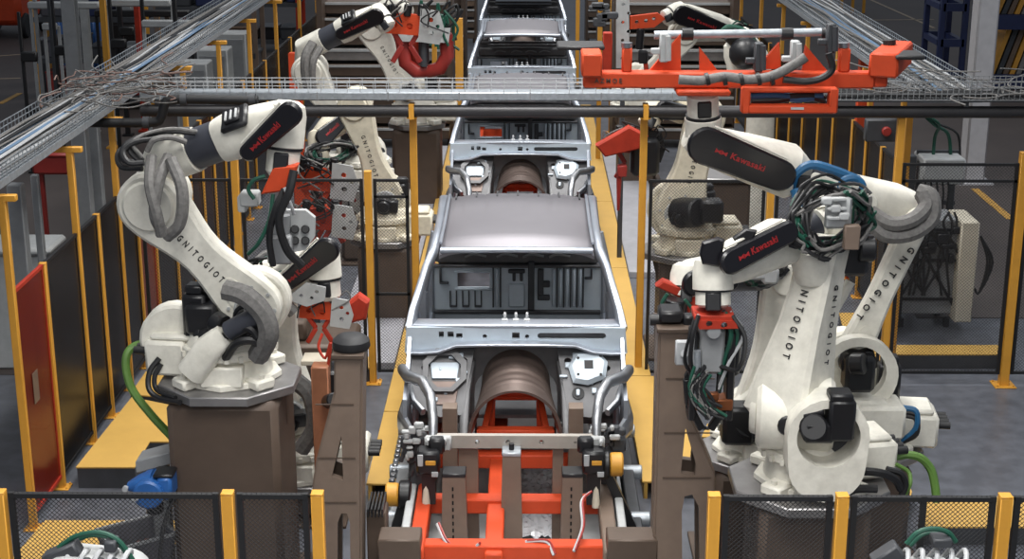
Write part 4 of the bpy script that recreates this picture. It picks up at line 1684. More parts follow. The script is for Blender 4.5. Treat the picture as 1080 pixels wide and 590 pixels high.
# triangular gussets
for tri in ([(684, 76), (718, 76), (718, 36)], [(738, 76), (758, 76), (738, 50)], [(798, 73), (824, 73), (822, 45)], [(846, 74), (872, 74), (850, 48)], ):
    q = WL(tri, D7 - .25)
    b = MB()
    b.prism([(p.x - q[0].x, p.z - q[0].z) for p in q], q[0], X, Z, Y, .05)
    b.build('gusset', 'orange', t)
for x in (661, 890):
    fbox(x - 5, 50, x + 5, 76, .08, name='locator_post')
    b = MB()
    b.cyl(W(x, 50, D7 - .3), W(x, 45, D7 - .3), .04, n=12)
    b.build('locator_pin', 'steel', t)
b = MB()
b.tube(WL([(690, 37), (868, 34)], D7 - .2), .03, 12, 1)
b.build('cross_tube', 'galvanised', t)
b = MB()
for x in (725, 830, 872):
    b.cyl(W(x - 6, 36, D7 - .2), W(x + 6, 36, D7 - .2), .045, n=12)
b.build('tube_clamp', 'black_plastic', t)
b = MB()
b.box(W(612, 48, D7 + .1), (.34, .3, .03), b=.01)
b.build('rubber_pad', 'rubber', t)
for k, (x, y) in enumerate(((838, 58), (876, 40), (700, 50), (800, 60))):
    b = MB()
    b.box(W(x, y, D7 - .35), (.06, .08, .2), b=.008)
    b.cyl(W(x + 5, y - 12, D7 - .4), W(x + 5, y + 14, D7 - .4), .02, n=8)
    b.box(W(x - 6, y + 4, D7 - .35), (.1, .05, .04), b=.006)
    b.build('clamp', 'grey_dark' if k % 2 else 'grey_light', t)
b = MB()
b.tube(WL([(716, 84), (740, 85), (764, 81), (790, 84), (815, 80), (838, 68), (850, 60)], D7 - .5), .034, 10, 6)
b.build('hose', 'hose_grey', t)
b = MB()
b.tube(WL([(826, 84), (850, 86), (868, 82), (878, 72), (874, 56)], D7 - .5), .025, 8, 6)
b.build('hose', 'hose_black', t)
b = MB()
for x in (744, 762, 780, 798, 812):
    p, q = W(x, 84, D7 - .5), W(x + 4, 83, D7 - .5)
    b.cyl(p, q, .046, n=12)
b.build('hose_clip', 'hose_black', t)
b = MB()
b.tube(WL([(792, 102), (815, 100), (840, 104), (868, 101)], D7 - .4), .03, 8, 5)
b.build('hose', 'hose_blue', t)
b = MB()
b.tube(WL([(792, 106), (820, 105), (850, 101), (870, 106)], D7 - .4), .03, 8, 5)
b.build('hose', 'hose_black', t)
b = MB()
o = W(627, 87, D7 - .39)
text_geo(b, 'AZMOE', W(627, 87.5, D7 - .376), X, Z, NC, .032, .004, 1.5, (W(656, 87, D7 - .376) - W(627, 87, D7 - .376)).length)
b.build('lettering', 'brown_dark', t)
b = MB()
b.box(W(841, 114.5, D7 - .503), (.09, .006, .016))
b.build('sticker', 'cable_white', t)

# ---- small robot behind the brown column at the right
D8 = 10.9
B8 = W(797, 474, D8)
pedestal(B8, .46, B8.z, 'low grey topped pedestal between the front right robot and the fixture column', .66)
R8 = robot('white robot low behind the front right robot, its orange gun beside the column', B8, W(796, 440, D8), W(828, 292, D8), F=(W(824, 288, D8 + .1), W(724, 290, D8 - .2)), wrist=W(722, 314, D8 - .25), rear=X,
           arm=(.19, .13, .17, .2), word=False, s=.9, dress=(W(808, 288, D8 - .2), V((.2, .12, .1)), 44), top_motor=False, band=(.1, .6), basebox=False)
b = MB()
b.cyl(W(776, 446, D8 - .1), W(790, 444, D8 - .3), .14, n=18, ch=.02)
b.box(W(778, 446, D8 - .25), (.24, .2, .3), b=.03)
b.build('shoulder_motor', 'black_plastic', R8)
b = MB()
b.prism([(-.28, -.12), (.1, .28), (.24, .2), (.2, -.06), (.0, -.14)], W(792, 424, D8), X, Z, NC, .2, .03)
b.build('shoulder_housing', 'white_paint', R8)
b = MB()
b.box(W(794, 284, D8 - .4), (.2, .1, .14), b=.02)
b.box(W(812, 290, D8 - .4), (.12, .1, .12), b=.02)
b.build('valve_block', 'cable_white', R8)
P = W(718, 312, D8 - .3)
t = thing('weld_gun', 'small gun with orange prongs and black body above the right fixture column', 'welding gun', P)
b = MB()
q = WL([(692, 304), (700, 298), (738, 312), (736, 332), (726, 334), (722, 318)], D8 - .35)
b.prism([(p.x - P.x, p.z - P.z) for p in q], P - Y * .02, X, Z, Y, .1, .01)
b.build('bracket', 'orange_deep', t)
b = MB()
b.cyl(W(713, 316, D8 - .4), W(710, 334, D8 - .4), .075, n=14, ch=.01)
b.box(W(715, 326, D8 - .3), (.12, .14, .14), b=.02)
b.build('servo_motor', 'black_plastic', t)
b = MB()
b.tube(WL([(704, 310), (698, 322), (706, 338), (716, 344)], D8 - .45), .014, 6, 5)
b.tube(WL([(722, 316), (730, 328), (722, 342)], D8 - .45), .014, 6, 5)
b.build('hose', 'hose_green', t)

# ---- right mid robot behind the mesh
D9 = 15.9
B9 = W(724, 262, D9)
pedestal(B9, .5, B9.z, 'round topped pedestal behind the mesh right of the nearest cab', .6)
R9 = robot('white robot behind the mesh with round black motor right of the nearest cab', B9, W(716, 224, D9), W(744, 122, D9), F=(W(750, 118, D9 + .4), W(694, 110, D9 + .1)), wrist=W(682, 134, D9), rear=X, white='white_old',
           arm=(.27, .17, .2, .24), s=1.0, word=True, top_motor=False)
b = MB()
b.cyl(W(716, 225, D9 - .1), W(738, 224, D9 - .35), .17, .15, 20, .02)
b.box(W(750, 222, D9 - .3), (.24, .2, .24), b=.03)
b.build('shoulder_motor', 'black_plastic', R9)
P = W(668, 152, D9)
t = tool_cluster('red and black welding gun hanging right of the second cab', P, .8, 52, ('red', 'hose_black', 'red'))
b = MB()
b.box(P + V((.12, .0, -.12)), (.3, .25, .4), b=.04)
b.build('transformer', 'black_plastic', t)
b = MB()
b.cyl(W(653, 186, D9 - .1), W(652, 222, D9 - .1), .03, .015, 10)
b.box(W(656, 180, D9 - .1), (.1, .1, .12), b=.01)
b.build('electrode_holder', 'red', t)
b = MB()
b.prism([(-.28, -.02), (.06, .18), (.26, .08), (.2, -.05), (-.18, -.14)], W(657, 152, D9 - .2), X, Z, Y, .14, .015)
b.build('guard', 'orange_deep', t)

# ---- far right robot
D10 = 24.0
B10 = W(672, 112, D10)
pedestal(B10, .42, B10.z, 'pedestal of the far right robot behind the orange frame', .6)
robot('white robot far back at the right with black-covered forearm above the frame', B10, W(682, 88, D10), W(722, 34, D10), F=(W(768, 32, D10 + .1), W(716, 12, D10 - .2)), wrist=W(700, 20, D10 - .3), rear=X,
      arm=(.2, .15, .2, .2), word=True, s=1.15, cover=(.1, .13), band=(-.1, .12), top_motor=False, dress=(W(778, 34, D10), V((.22, .15, .2)), 61))
P = W(680, 22, D10 - .4)
t = thing('weld_gun', 'flat orange gun bracket held out left by the far right robot', 'welding gun', P)
b = MB()
q = WL([(656, 26), (660, 18), (694, 14), (702, 20), (690, 29), (662, 31)], D10 - .4)
b.plate([(p.x - P.x, p.z - P.z) for p in q], [circ(-.12, -.02, .03, 8), circ(.02, .0, .03, 8), circ(.14, .03, .03, 8)], P, X, Z, Y, .12)
b.build('bracket', 'orange', t)
b = MB()
b.cyl(W(676, 30, D10 - .4), W(674, 52, D10 - .4), .06, n=12, ch=.01)
b.box(W(678, 60, D10 - .4), (.14, .12, .2), b=.02)
b.build('servo_motor', 'black_plastic', t)
b = MB()
b.bar(W(680, 60, D10 - .4), W(682, 76, D10 - .4), .07, .07, b=.01)
b.build('electrode_arm', 'orange_deep', t)

# small robot part right of it
P = W(775, 55, 19.0)
t = thing('industrial_robot', 'white and black robot wrist pointing down behind the orange frame', 'robot', P)
b = MB()
q = W(798, 60, 19.5)
b.sell([(V((q.x + .1, 19.6, 0)), .2, .2), (V((q.x + .1, 19.6, q.z - .5)), .17, .17), (q, .15, .15), (W(784, 40, 19.3), .13, .13), (W(775, 42, 19.05), .1, .1)], 18, Y)
b.build('arm', 'white_paint', t)
b = MB()
b.lathe(W(775, 42, 19), V((.1, 0, -1)), [(.08, 0), (.14, .06), (.15, .2), (.12, .32), (.12, .5)], 18)
b.build('wrist', 'white_paint', t)
b = MB()
b.ball(W(786, 56, 18.8), .2, 14)
b.cyl(W(770, 36, 18.9), W(778, 44, 18.9), .1, n=14)
b.build('motor', 'black_plastic', t)
b = MB()
b.tube(WL([(760, 34, 19), (770, 28, 19), (790, 36, 19), (800, 60, 19)]), .03, 8, 5)
b.tube(WL([(765, 30, 19), (780, 30, 19), (796, 44, 19), (794, 72, 19)]), .03, 8, 5)
b.build('hose', 'hose_green', t)

# ---- robot heads cut by the lower corners
for cx, lab, seed in ((100, 'robot head with white clamps and green hose at the bottom left corner', 71), (978, 'robot head with white clamps and green hose at the bottom right corner', 72)):
    D = 7.35
    P = W(cx, 606, D)
    t = thing('industrial_robot', lab, 'robot', P)
    b = MB()
    b.sell([(V((P.x, P.y, 0)), .16, .16), (P - Z * .3, .14, .15), (P - Z * .02, .16, .14)], 20, Y)
    b.build('arm', 'white_paint', t)
    b = MB()
    if seed == 71:
        b.prism(capsule(.28, .16, .13, 10), P + V((-.13, -.1, -.03)), X, Z, Y, .24, .03)
    else:
        b.box(P + V((.0, 0, .0)), (.24, .22, .12), b=.03)
    b.build('housing', 'grey_light', t)
    b = MB()
    rnd = random.Random(seed)
    for k in range(5):
        x = P.x - .16 + .075 * k
        b.tube([V((x, P.y - .1, P.z - .04)), V((x + .03, P.y - .08, P.z + .1)), V((x + .05, P.y + .02, P.z + .13)), V((x + .03, P.y + .12, P.z + .02))], .014, 8, 5)
    b.build('cable_loop', 'cable_white', t)
    b = MB()
    for k in range(3):
        x = P.x - .02 + .07 * k
        b.cyl((x, P.y - .06, P.z + .02), (x, P.y - .06, P.z + .12), .024, n=12, ch=.004)
    b.build('connector', 'grey_dark' if seed == 71 else 'grey_light', t)
    b = MB()
    if seed == 71:
        b.tube(WL([(62, 578, D), (80, 566, D), (104, 562, D), (124, 570, D), (138, 588, D), (144, 600, D)]), .014, 8, 5)
        b.tube(WL([(70, 578, D + .05), (92, 566, D + .05), (116, 568, D + .05), (134, 584, D + .05)]), .011, 8, 5)
    else:
        b.tube(WL([(956, 574, D), (968, 562, D), (984, 558, D), (1000, 562, D), (1008, 572, D)]), .014, 8, 5)
        b.tube(WL([(960, 576, D + .05), (974, 564, D + .05), (992, 562, D + .05)]), .011, 8, 5)
    b.build('hose', 'hose_green', t)
    b = MB()
    if seed == 72:
        b.box(W(936, 588, D), (.16, .1, .1), (V((.8, 0, .6)), Y, V((-.6, 0, .8))), .01)
        b.box(W(992, 570, D), (.1, .1, .05), b=.008)
    else:
        b.box(W(66, 584, D), (.2, .1, .08), (V((.9, 0, .43)), Y, V((-.43, 0, .9))), .01)
        b.box(W(118, 574, D), (.06, .1, .06), b=.008)
    b.build('cover_plate', 'grey_dark', t)
# ------------------------------------------------------------------ pickup cab bodies in white
XC = -.085
mat('copper_paint', (150, 98, 70), .5, var=.2)
mat('bar_paint', (168, 162, 154), .45, metal=.2)


def cab(label):
    """cab with its cowl at y = 0, rear at y = 2.5"""
    t = thing('pickup_cab', label, 'car body', (0, 0, 0), 'bare metal cabs queued on the line')
    # roof skin
    b = MB()
    NX, NY = 44, 24
    rows = []
    for j in range(NY + 1):
        v = j / NY
        y = .66 + 1.86 * v
        hw = .655 + .035 * v
        row = []
        for i in range(NX + 1):
            u = -1 + 2 * i / NX
            z = 2.095 - .04 * u * u - .035 * abs(u) ** 8 - .05 * max(0, .12 - v) / .12 * 1.0 - .02 * max(0, v - .9) / .1
            if v > .1:
                # pressed beads
                rib = max(0, 1 - abs(((u * .655) / .2 + 3) % 1 - .5) / .1)
                z -= .010 * rib * min(1, max(0, (v - .55) / .12)) * (1 if abs(u) < .95 else 0)
            row.append(V((u * hw, y, z)))
        rows.append(row)
    top = [b.ring(r) for r in rows]
    bot = [b.ring([p - Z * .03 for p in r]) for r in rows]
    for G_ in (top, bot):
        for a, c in zip(G_, G_[1:]):
            for i in range(NX):
                b.f.append((a[i], a[i + 1], c[i + 1], c[i]))
    for i in range(NX):
        b.f.append((top[0][i], top[0][i + 1], bot[0][i + 1], bot[0][i]))
        b.f.append((top[-1][i], top[-1][i + 1], bot[-1][i + 1], bot[-1][i]))
    for j in range(NY):
        for i in (0, NX):
            b.f.append((top[j][i], top[j + 1][i], bot[j + 1][i], bot[j][i]))
    b.build('roof', 'car_roof', t, 50)
    b = MB()
    for i in range(-3, 4):
        b.box((i * .195, 2.42, 2.09 - .034 * (i * .195 / .66) ** 2 - .006), (.016, .2, .03))
    b.build('roof_bead', 'car_inner', t)
    # header above the windscreen
    b = MB()
    b.sell([(V((-.64, .66, 2.02)), .04, .025), (V((0, .63, 2.035)), .04, .025), (V((.64, .66, 2.02)), .04, .025)], 12)
    b.build('windscreen_header', 'car_body', t)
    for sx, nm in ((-1, 'left'), (1, 'right')):
        s_ = V((sx, 1, 1))
        m = lambda x, y, z: V((x * sx, y, z))
        b = MB()
        b.sell([(m(.86, -.02, 1.54), .04, .06), (m(.835, .1, 1.66), .034, .05), (m(.75, .44, 1.92), .032, .046), (m(.70, .64, 2.01), .036, .045), (m(.69, 1.2, 2.04), .036, .045), (m(.70, 2.0, 2.04), .036, .045), (m(.705, 2.5, 2.0), .05, .06), (m(.73, 2.56, 1.75), .06, .06), (m(.80, 2.56, 1.4), .07, .07)], 14, Z, 3.5)
        b.build('a_pillar', 'car_body', t)
        b = MB()
        b.sell([(m(.645, .72, 2.066), .014, .01), (m(.64, 1.3, 2.08), .014, .01), (m(.65, 2.48, 2.066), .014, .01)], 8)
        b.build('drip_rail', 'car_body', t)
        # body side below the windows : outer panels with door apertures
        side = [(-.1, .72), (2.55, .72), (2.55, 1.42), (2.3, 1.44), (2.28, .95), (1.5, .9), (1.5, 1.44), (1.36, 1.44), (1.36, .9), (.25, .86), (.2, 1.46), (-.05, 1.54)]
        b = MB()
        N_ = V((sx, 0, 0))
        b.prism([(p[0], p[1]) for p in side], m(.80, 0, 0), Y, Z, N_, .09, .02)
        b.build('side_frame', 'car_body', t)
        b = MB()
        b.sell([(m(.86, 1.43, .9), .05, .05), (m(.86, 1.43, 1.4), .045, .045), (m(.73, 1.45, 1.97), .04, .04)], 12, Y)
        b.build('b_pillar', 'car_body', t)
        b = MB()
        b.sell([(m(.90, .35, 1.05), .018, .12), (m(.915, 1.2, 1.1), .02, .14), (m(.915, 2.4, 1.1), .02, .14)], 12, Z)
        b.build('waist_panel', 'car_body', t)
        # front apron : hinge pillar and curved inner wing tube
        b = MB()
        b.plate([(-.75, .8), (.0, .7), (.02, 1.55), (-.12, 1.5), (-.3, 1.36), (-.72, 1.2)], [circ(-.2, .98, .09, 14), circ(-.08, 1.25, .04, 10)], m(.84, 0, 0), Y, Z, N_, .03)
        b.build('apron', 'car_body', t)
        b = MB()
        b.sell([(m(.90, -.33, 1.31), .04, .045), (m(.84, -.58, 1.34), .04, .045), (m(.71, -.77, 1.37), .04, .042), (m(.64, -.95, 1.32), .038, .04), (m(.612, -1.1, 1.2), .036, .04), (m(.61, -1.18, 1.02), .035, .04)], 14, Z, 2.6)
        b.build('apron_tube', 'steel', t)
        b = MB()
        b.sell([(m(.88, -.35, 1.0), .03, .08), (m(.89, -.62, .98), .035, .1), (m(.80, -.85, .96), .03, .07), (m(.68, -1.02, 1.0), .03, .05)], 12, Z)
        b.sell([(m(.72, -.62, 1.06), .022, .03), (m(.80, -.5, 1.1), .022, .03), (m(.84, -.3, 1.14), .022, .03)], 10, Z)
        b.build('wing_bracket', 'steel', t)
    # cowl : pressed sheet with a top flange, an inset face and a lower flange that drops at its ends
    b = MB()
    xs = [-.88, -.76, -.62, -.48, -.2, 0, .2, .48, .62, .76, .88]
    b.sell([(V((x, .05 - .07 * (1 - (abs(x) / .88) ** 3), 1.575 + .02 * (1 - (x / .88) ** 2))), .09, .016) for x in xs], 14, Z, 5)
    b.build('cowl', 'car_body', t)
    b = MB()
    lo = [1.385, 1.385, 1.40, 1.455, 1.465, 1.465, 1.465, 1.455, 1.40, 1.385, 1.385]
    b.sell([(V((x, -.12 - .03 * (1 - (abs(x) / .88) ** 3), z)), .05, .013) for x, z in zip(xs, lo)], 14, Z, 5)
    b.build('cowl_flange', 'car_body', t)
    b = MB()
    lip = [(-.88, 1.585), (.88, 1.585), (.9, 1.37), (.66, 1.39), (.5, 1.45), (-.5, 1.45), (-.66, 1.39), (-.9, 1.37)]
    hs = [rect(-.03, 1.49, .03, 1.545), circ(-.25, 1.51, .018, 10), rect(-.62, 1.5, -.58, 1.55), rect(-.55, 1.5, -.5, 1.55), rect(-.48, 1.495, -.43, 1.535), circ(.09, 1.51, .018, 10)]
    b.plate(lip, hs + [capsuleat(.2, 1.515, .5, .026)], V((0, -.1, 0)), X, Z, Y, .03)
    b.build('cowl_face', 'car_panel', t)
    b = MB()
    b.box((.44, -.05, 1.515), (.62, .01, .08))
    b.build('cowl_recess', 'car_inner', t)
    b = MB()
    for x in (-.09, 0.0, .09):
        b.box((x, .06, 1.62), (.022, .05, .08), b=.006)
        b.box((x, .02, 1.61), (.05, .05, .02), b=.004)
    b.build('wiper_bracket', 'cable_white', t)
    # firewall with arch for the tunnel
    arch = [(-.34, .72)] + [(-.34 + .0, .98)] + [(.34 * math.cos(a), 1.0 + .26 * math.sin(a)) for a in [PI - PI * k / 14 for k in range(1, 14)]] + [(.34, .98), (.34, .72)]
    fw = [(-.84, .72)] + arch + [(.84, .72), (.84, 1.5), (-.84, 1.5)]
    b = MB()
    b.plate(fw, [], V((0, .0, 0)), X, Z, Y, .03)
    b.build('firewall', 'car_inner', t)
    # tunnel : ribbed arch running forward and down
    b = MB()
    rings = []
    K = 30
    for j in range(K + 1):
        v = j / K
        y = .05 - .62 * v
        zc = 1.12 - .26 * v
        r = .27 + .1 * v * v + (.007 if j % 4 == 2 and j < 24 else 0)
        rings.append([V((r * math.cos(a), y, zc + r * .98 * math.sin(a))) for a in [PI * k / 28 for k in range(29)]])
    idx = [b.ring(r) for r in rings]
    idn = [b.ring([V((p.x * .94, p.y, p.z - .018)) for p in r]) for r in rings]
    for Q in (idx, idn):
        for a, c in zip(Q, Q[1:]):
            for i in range(28):
                b.f.append((a[i], a[i + 1], c[i + 1], c[i]))
    for j in (0, -1):
        for i in range(28):
            b.f.append((idx[j][i], idx[j][i + 1], idn[j][i + 1], idn[j][i]))
    for j in range(K):
        for i in (0, 28):
            b.f.append((idx[j][i], idx[j + 1][i], idn[j + 1][i], idn[j][i]))
    b.build('tunnel', 'car_tunnel', t, 60)
    # toe boards sloping forward and down either side of the tunnel
    for sx in (-1, 1):
        b = MB()
        pts = [(.33, 0), (.84, 0), (.84, .5), (.6, .62), (.42, .6)]
        U_ = V((sx, 0, 0))
        D_ = V((0, -.52, -.6)).normalized()
        N_ = V((0, -.6, .52)).normalized()
        O = V((0, -.02, 1.40))
        b.plate(pts, [circ(.42, .14, .03, 10), circ(.74, .2, .022, 10)], O, U_, D_, N_, .03)
        b.build('toe_board', 'car_inner', t)
        b = MB()
        O2 = O + N_ * .03
        if sx < 0:
            hexo = [(.57 + .19 * math.cos(PI / 8 + k * PI / 4), .24 + .2 * math.sin(PI / 8 + k * PI / 4)) for k in range(8)]
            hexi = [(.57 + .14 * math.cos(PI / 8 + k * PI / 4), .25 + .15 * math.sin(PI / 8 + k * PI / 4)) for k in range(8)]
            b.plate(hexo, [hexi], O2, U_, D_, N_, .06)
            b.build('stiffener_ring', 'car_inner', t)
            b = MB()
            b.prism([(.45, .16), (.69, .16), (.67, .3), (.47, .3)], O2, U_, D_, N_, .02, .004)
            b.build('vent_plate', 'car_panel', t)
            b = MB()
            b.prism([(.45, .32), (.68, .32), (.66, .52), (.48, .52)], O2, U_, D_, N_, .012, .003)
            b.build('lower_plate', 'car_tunnel', t)
        else:
            b.prism([(.42, .2), (.48, .08), (.66, .06), (.74, .16), (.72, .3), (.58, .36), (.46, .34)], O2, U_, D_, N_, .07, .03)
            b.build('booster_mount', 'car_panel', t)
            b = MB()
            b.prism(rect(.55, .16, .62, .23), O2 + N_ * .066, U_, D_, N_, .008)
            b.prism(circ(.5, .42, .05, 14), O2, U_, D_, N_, .012)
            for q in ((.5, .14), (.68, .12), (.68, .28), (.5, .28)):
                b.prism(circ(q[0], q[1], .012, 8), O2 + N_ * .066, U_, D_, N_, .006)
            b.build('grommet', 'rubber', t)
        b = MB()
        rnd = random.Random(8 + sx)
        for k in range(9):
            x, q = rnd.uniform(.38, .8), rnd.uniform(.05, .5)
            b.box(O2 + U_ * x + D_ * q + N_ * .012, (rnd.uniform(.02, .07), rnd.uniform(.02, .06), .025), (U_, D_, N_), .006)
        b.build('stud_plate', 'car_panel', t)
        b = MB()
        b.sell([(V((sx * .36, -.04, 1.27)), .035, .03), (V((sx * .4, -.25, 1.1)), .04, .035), (V((sx * .41, -.5, .86)), .04, .035), (V((sx * .40, -.62, .74)), .04, .04)], 12)
        b.build('stiffening_channel', 'car_inner', t)
    # rear wall of the cab
    b = MB()
    hole = rect(-.58, 1.185, -.27, 1.33)
    b.plate([(-.8, .8), (.8, .8), (.8, 1.40), (-.8, 1.40)], [hole], V((0, 2.34, 0)), X, Z, Y, .03)
    b.box((-.01, 2.33, 1.11), (.16, .04, .24), b=.015)
    for x in (-.2, .345, .41, .475, .54, .6):
        b.box((x, 2.325, 1.19), (.032, .05, .38), b=.012)
    b.box((-.425, 2.33, 1.345), (.36, .03, .02), b=.006)
    b.box((-.425, 2.33, 1.17), (.36, .03, .02), b=.006)
    b.build('rear_wall', 'car_panel', t)
    b = MB()
    for x0_, x1_, z0_, z1_ in ((.1, .16, .97, 1.46), (.19, .31, 1.07, 1.12), (.19, .25, 1.12, 1.38), (.24, .31, 1.2, 1.26), (-.09, .07, 1.34, 1.375), (-.05, -.02, 1.26, 1.34), (.02, .05, 1.26, 1.34),
                               (-.75, -.73, 1.24, 1.38), (-.75, -.66, 1.23, 1.25), (.70, .715, 1.29, 1.38), (.64, .715, 1.28, 1.3), (-.8, .8, .93, .965)):
        b.box(((x0_ + x1_) / 2, 2.31, (z0_ + z1_) / 2), (x1_ - x0_, .05, z1_ - z0_), b=.008)
    for x in (-.62, -.5, -.38):
        for dx in (-.03, .03):
            b.box((x + dx, 2.322, 1.08), (.012, .036, .15), b=.004)
        b.box((x, 2.322, 1.0), (.07, .036, .014), b=.004)
    for x in (-.235, -.165, .378, .443, .508, .57, .63):
        b.box((x, 2.328, 1.19), (.014, .03, .4), b=.004)
    b.build('wall_recess', 'grey_dark', t)
    b = MB()
    b.box((0, 2.33, 1.405), (1.6, .06, .03), b=.01)
    b.plate([(-.8, 1.42), (.8, 1.42), (.74, 1.96), (-.74, 1.96)], [[(-.62, 1.62), (.62, 1.62), (.58, 1.92), (-.58, 1.92)]], V((0, 2.44, 0)), X, Z, Y, .03)
    b.box((0, 2.37, 1.5), (1.56, .12, .16), b=.03)
    b.box((0, 2.4, 1.66), (1.5, .05, .05), b=.015)
    b.build('rear_window_frame', 'car_inner', t)
    b = MB()
    for x in (-.5, -.2, .05, .3):
        b.tube([V((x, 2.3, 1.5)), V((x + .08, 2.29, 1.53)), V((x + .2, 2.29, 1.51))], .012, 6, 4)
    b.build('wall_seam', 'grey_paint', t)
    b = MB()
    b.box((0, 1.2, .78), (1.6, 2.4, .03))
    for x in (-.5, .5):
        b.box((x, 1.0, .85), (.12, 1.2, .1), b=.02)
    b.build('floor_pan', 'car_inner', t)
    # radiator support bar in front with its end brackets
    b = MB()
    b.plate(rect(-.62, -.05, .62, .05), [circ(x, 0, .018, 10) for x in (-.28, -.05, .2)] + [circ(-.5, .01, .012, 8), circ(.45, 0, .012, 8)], V((0, -1.2, 1.05)), X, Z, Y, .05)
    b.build('front_bar', 'bar_paint', t)
    for sx in (-1, 1):
        b = MB()
        b.box((sx * .57, -1.22, 1.05), (.2, .06, .11), b=.012)
        for k in range(4):
            b.box((sx * (.52 + .04 * k), -1.25 - .02 * (k % 2), 1.08 - .03 * (k % 3)), (.03, .05, .05), b=.008)
        b.cyl((sx * .6, -1.2, .9), (sx * .6, -1.2, 1.08), .035, n=12, ch=.006)
        b.build('bar_bracket', 'grey_light', t)
    return t


def capsuleat(x0, z, L, r, n=8):
    return [(x0 + a, z + b_) for a, b_ in capsule(L, r, r, n)]


rows = [(11.92, 'nearest bare-metal pickup cab at the front of the queue, its dashboard side to the viewer'), (19.3, 'bare-metal pickup cab second from the front, seen under the grey pipe'), (25.5, 'bare-metal pickup cab third from the front, beyond the cable channel'), (31.9, 'bare-metal pickup cab fourth from the front, at the top edge of the photo')]
proto = cab(rows[0][1])
proto.location = (XC, rows[0][0], 0)
for y, lb in rows[1:]:
    copy_tree(proto, (XC + .0, y, 0), lb)

# ------------------------------------------------------------------ orange carriers under the cabs


def carrier(label, y0):
    t = thing('body_carrier', label, 'carrier', (0, 0, 0), 'orange carriers under the cabs')
    b = MB()
    for y in (-1.97, -1.2, -.35, .8, 2.0):
        b.box((0, y, .55), (1.36, .13, .12), b=.012)
    for x in (-.14,):
        b.box((x, 0, .52), (.13, 4.2, .12), b=.012)
    b.build('cross_frame', 'orange', t)
    for sx in (-1, 1):
        b = MB()
        b.box((sx * .68, 0, .56), (.11, 4.3, .14), b=.012)
        b.build('side_rail', 'orange' if sx < 0 else 'brown_steel', t)
        b = MB()
        b.box((sx * .78, 0, .55), (.06, 4.3, .16), b=.01)
        b.build('side_skid', 'grey_light', t)
    # raised orange table under the tunnel
    b = MB()
    b.box((0.0, -.0, 1.0), (.44, .3, .05), b=.015)
    b.prism([(-.2, 0), (-.14, .06), (.14, .06), (.2, 0)], V((0, -.16, 1.02)), X, Z, Y, .3, .01)
    for sx in (-1, 1):
        b.bar((sx * .19, -.1, 1.0), (sx * .25, -.38, .8), .05, .05, b=.006)
        b.bar((sx * .19, -.1, 1.0), (sx * .2, -.1, .6), .05, .05, b=.006)
    b.box((0, -.4, .8), (.62, .1, .08), b=.01)
    b.build('support_table', 'orange', t)
    b = MB()
    for sx in (-1, 1):
        b.box((sx * .38, -.38, .82), (.14, .1, .16), b=.012)
    b.build('clamp_block', 'black_plastic', t)
    b = MB()
    for sx in (-1, 1):
        b.box((sx * .37, -.44, .82), (.09, .02, .09), b=.006)
    b.build('sensor_plate', 'cable_white', t)
    return t


cr = carrier('orange carrier frame under the nearest cab', 11.92)
cr.location = (XC, 11.92, 0)
for (y, lb), o in zip(rows[1:3], ('second', 'third')):
    copy_tree(cr, (XC, y, 0), 'orange carrier frame under the %s cab' % o)

# brown locating posts under the nearest cab


def loc_post(px0, px1, yt, yb, D, label, dep=.14, taper=1.25, slots=False, pad=True):
    a, c = W(px0, yt, D), W(px1, yt, D)
    w = abs(c.x - a.x)
    x = (a.x + c.x) / 2
    z1 = a.z
    t = thing('locating_post', label, 'post', (x, D, 0), 'brown locating posts on the carrier')
    b = MB()
    wt = w * taper
    b.loft([[V((x + sx * wt / 2, D + sy * dep / 2, 0)) for sx, sy in ((-1, -1), (1, -1), (1, 1), (-1, 1))], [V((x + sx * w / 2, D + sy * dep / 2, z1)) for sx, sy in ((-1, -1), (1, -1), (1, 1), (-1, 1))]])
    b.build('upright', 'brown_steel', t)
    if not pad:
        return t
    b = MB()
    b.box((x, D, z1 + .015), (w * 1.05, dep * 1.1, .03), b=.006)
    b.build('pad', 'black_plastic' if slots else 'galvanised', t)
    if slots:
        b = MB()
        for k in range(9):
            b.box((x - w * .05, D - dep / 2 - .002, z1 - .09 - .055 * k), (.012, .006, .028))
        b.build('slot', 'hole_black', t)
    else:
        b = MB()
        b.cyl((x, D, z1 + .03), (x, D, z1 + .075), .02, n=12)
        b.build('pin', 'black_plastic', t)
    return t


loc_post(530, 549, 478, 590, 10.65, 'brown post in the middle below the front bar of the nearest cab', taper=1.35)
loc_post(467, 491, 500, 570, 10.45, 'brown slotted post left of the middle post', slots=True)
loc_post(593, 614, 500, 570, 10.45, 'brown slotted post right of the middle post', slots=True)
loc_post(484, 504, 470, 520, 10.85, 'brown post behind the left slotted post', taper=1.1)
loc_post(583, 594, 470, 520, 10.85, 'brown post behind the right slotted post', taper=1.1)
loc_post(467, 482, 428, 470, 11.35, 'small brown post at the left clamp block of the nearest cab', taper=1.1, pad=False)
loc_post(600, 615, 428, 470, 11.35, 'small brown post at the right clamp block of the nearest cab', taper=1.1, pad=False)

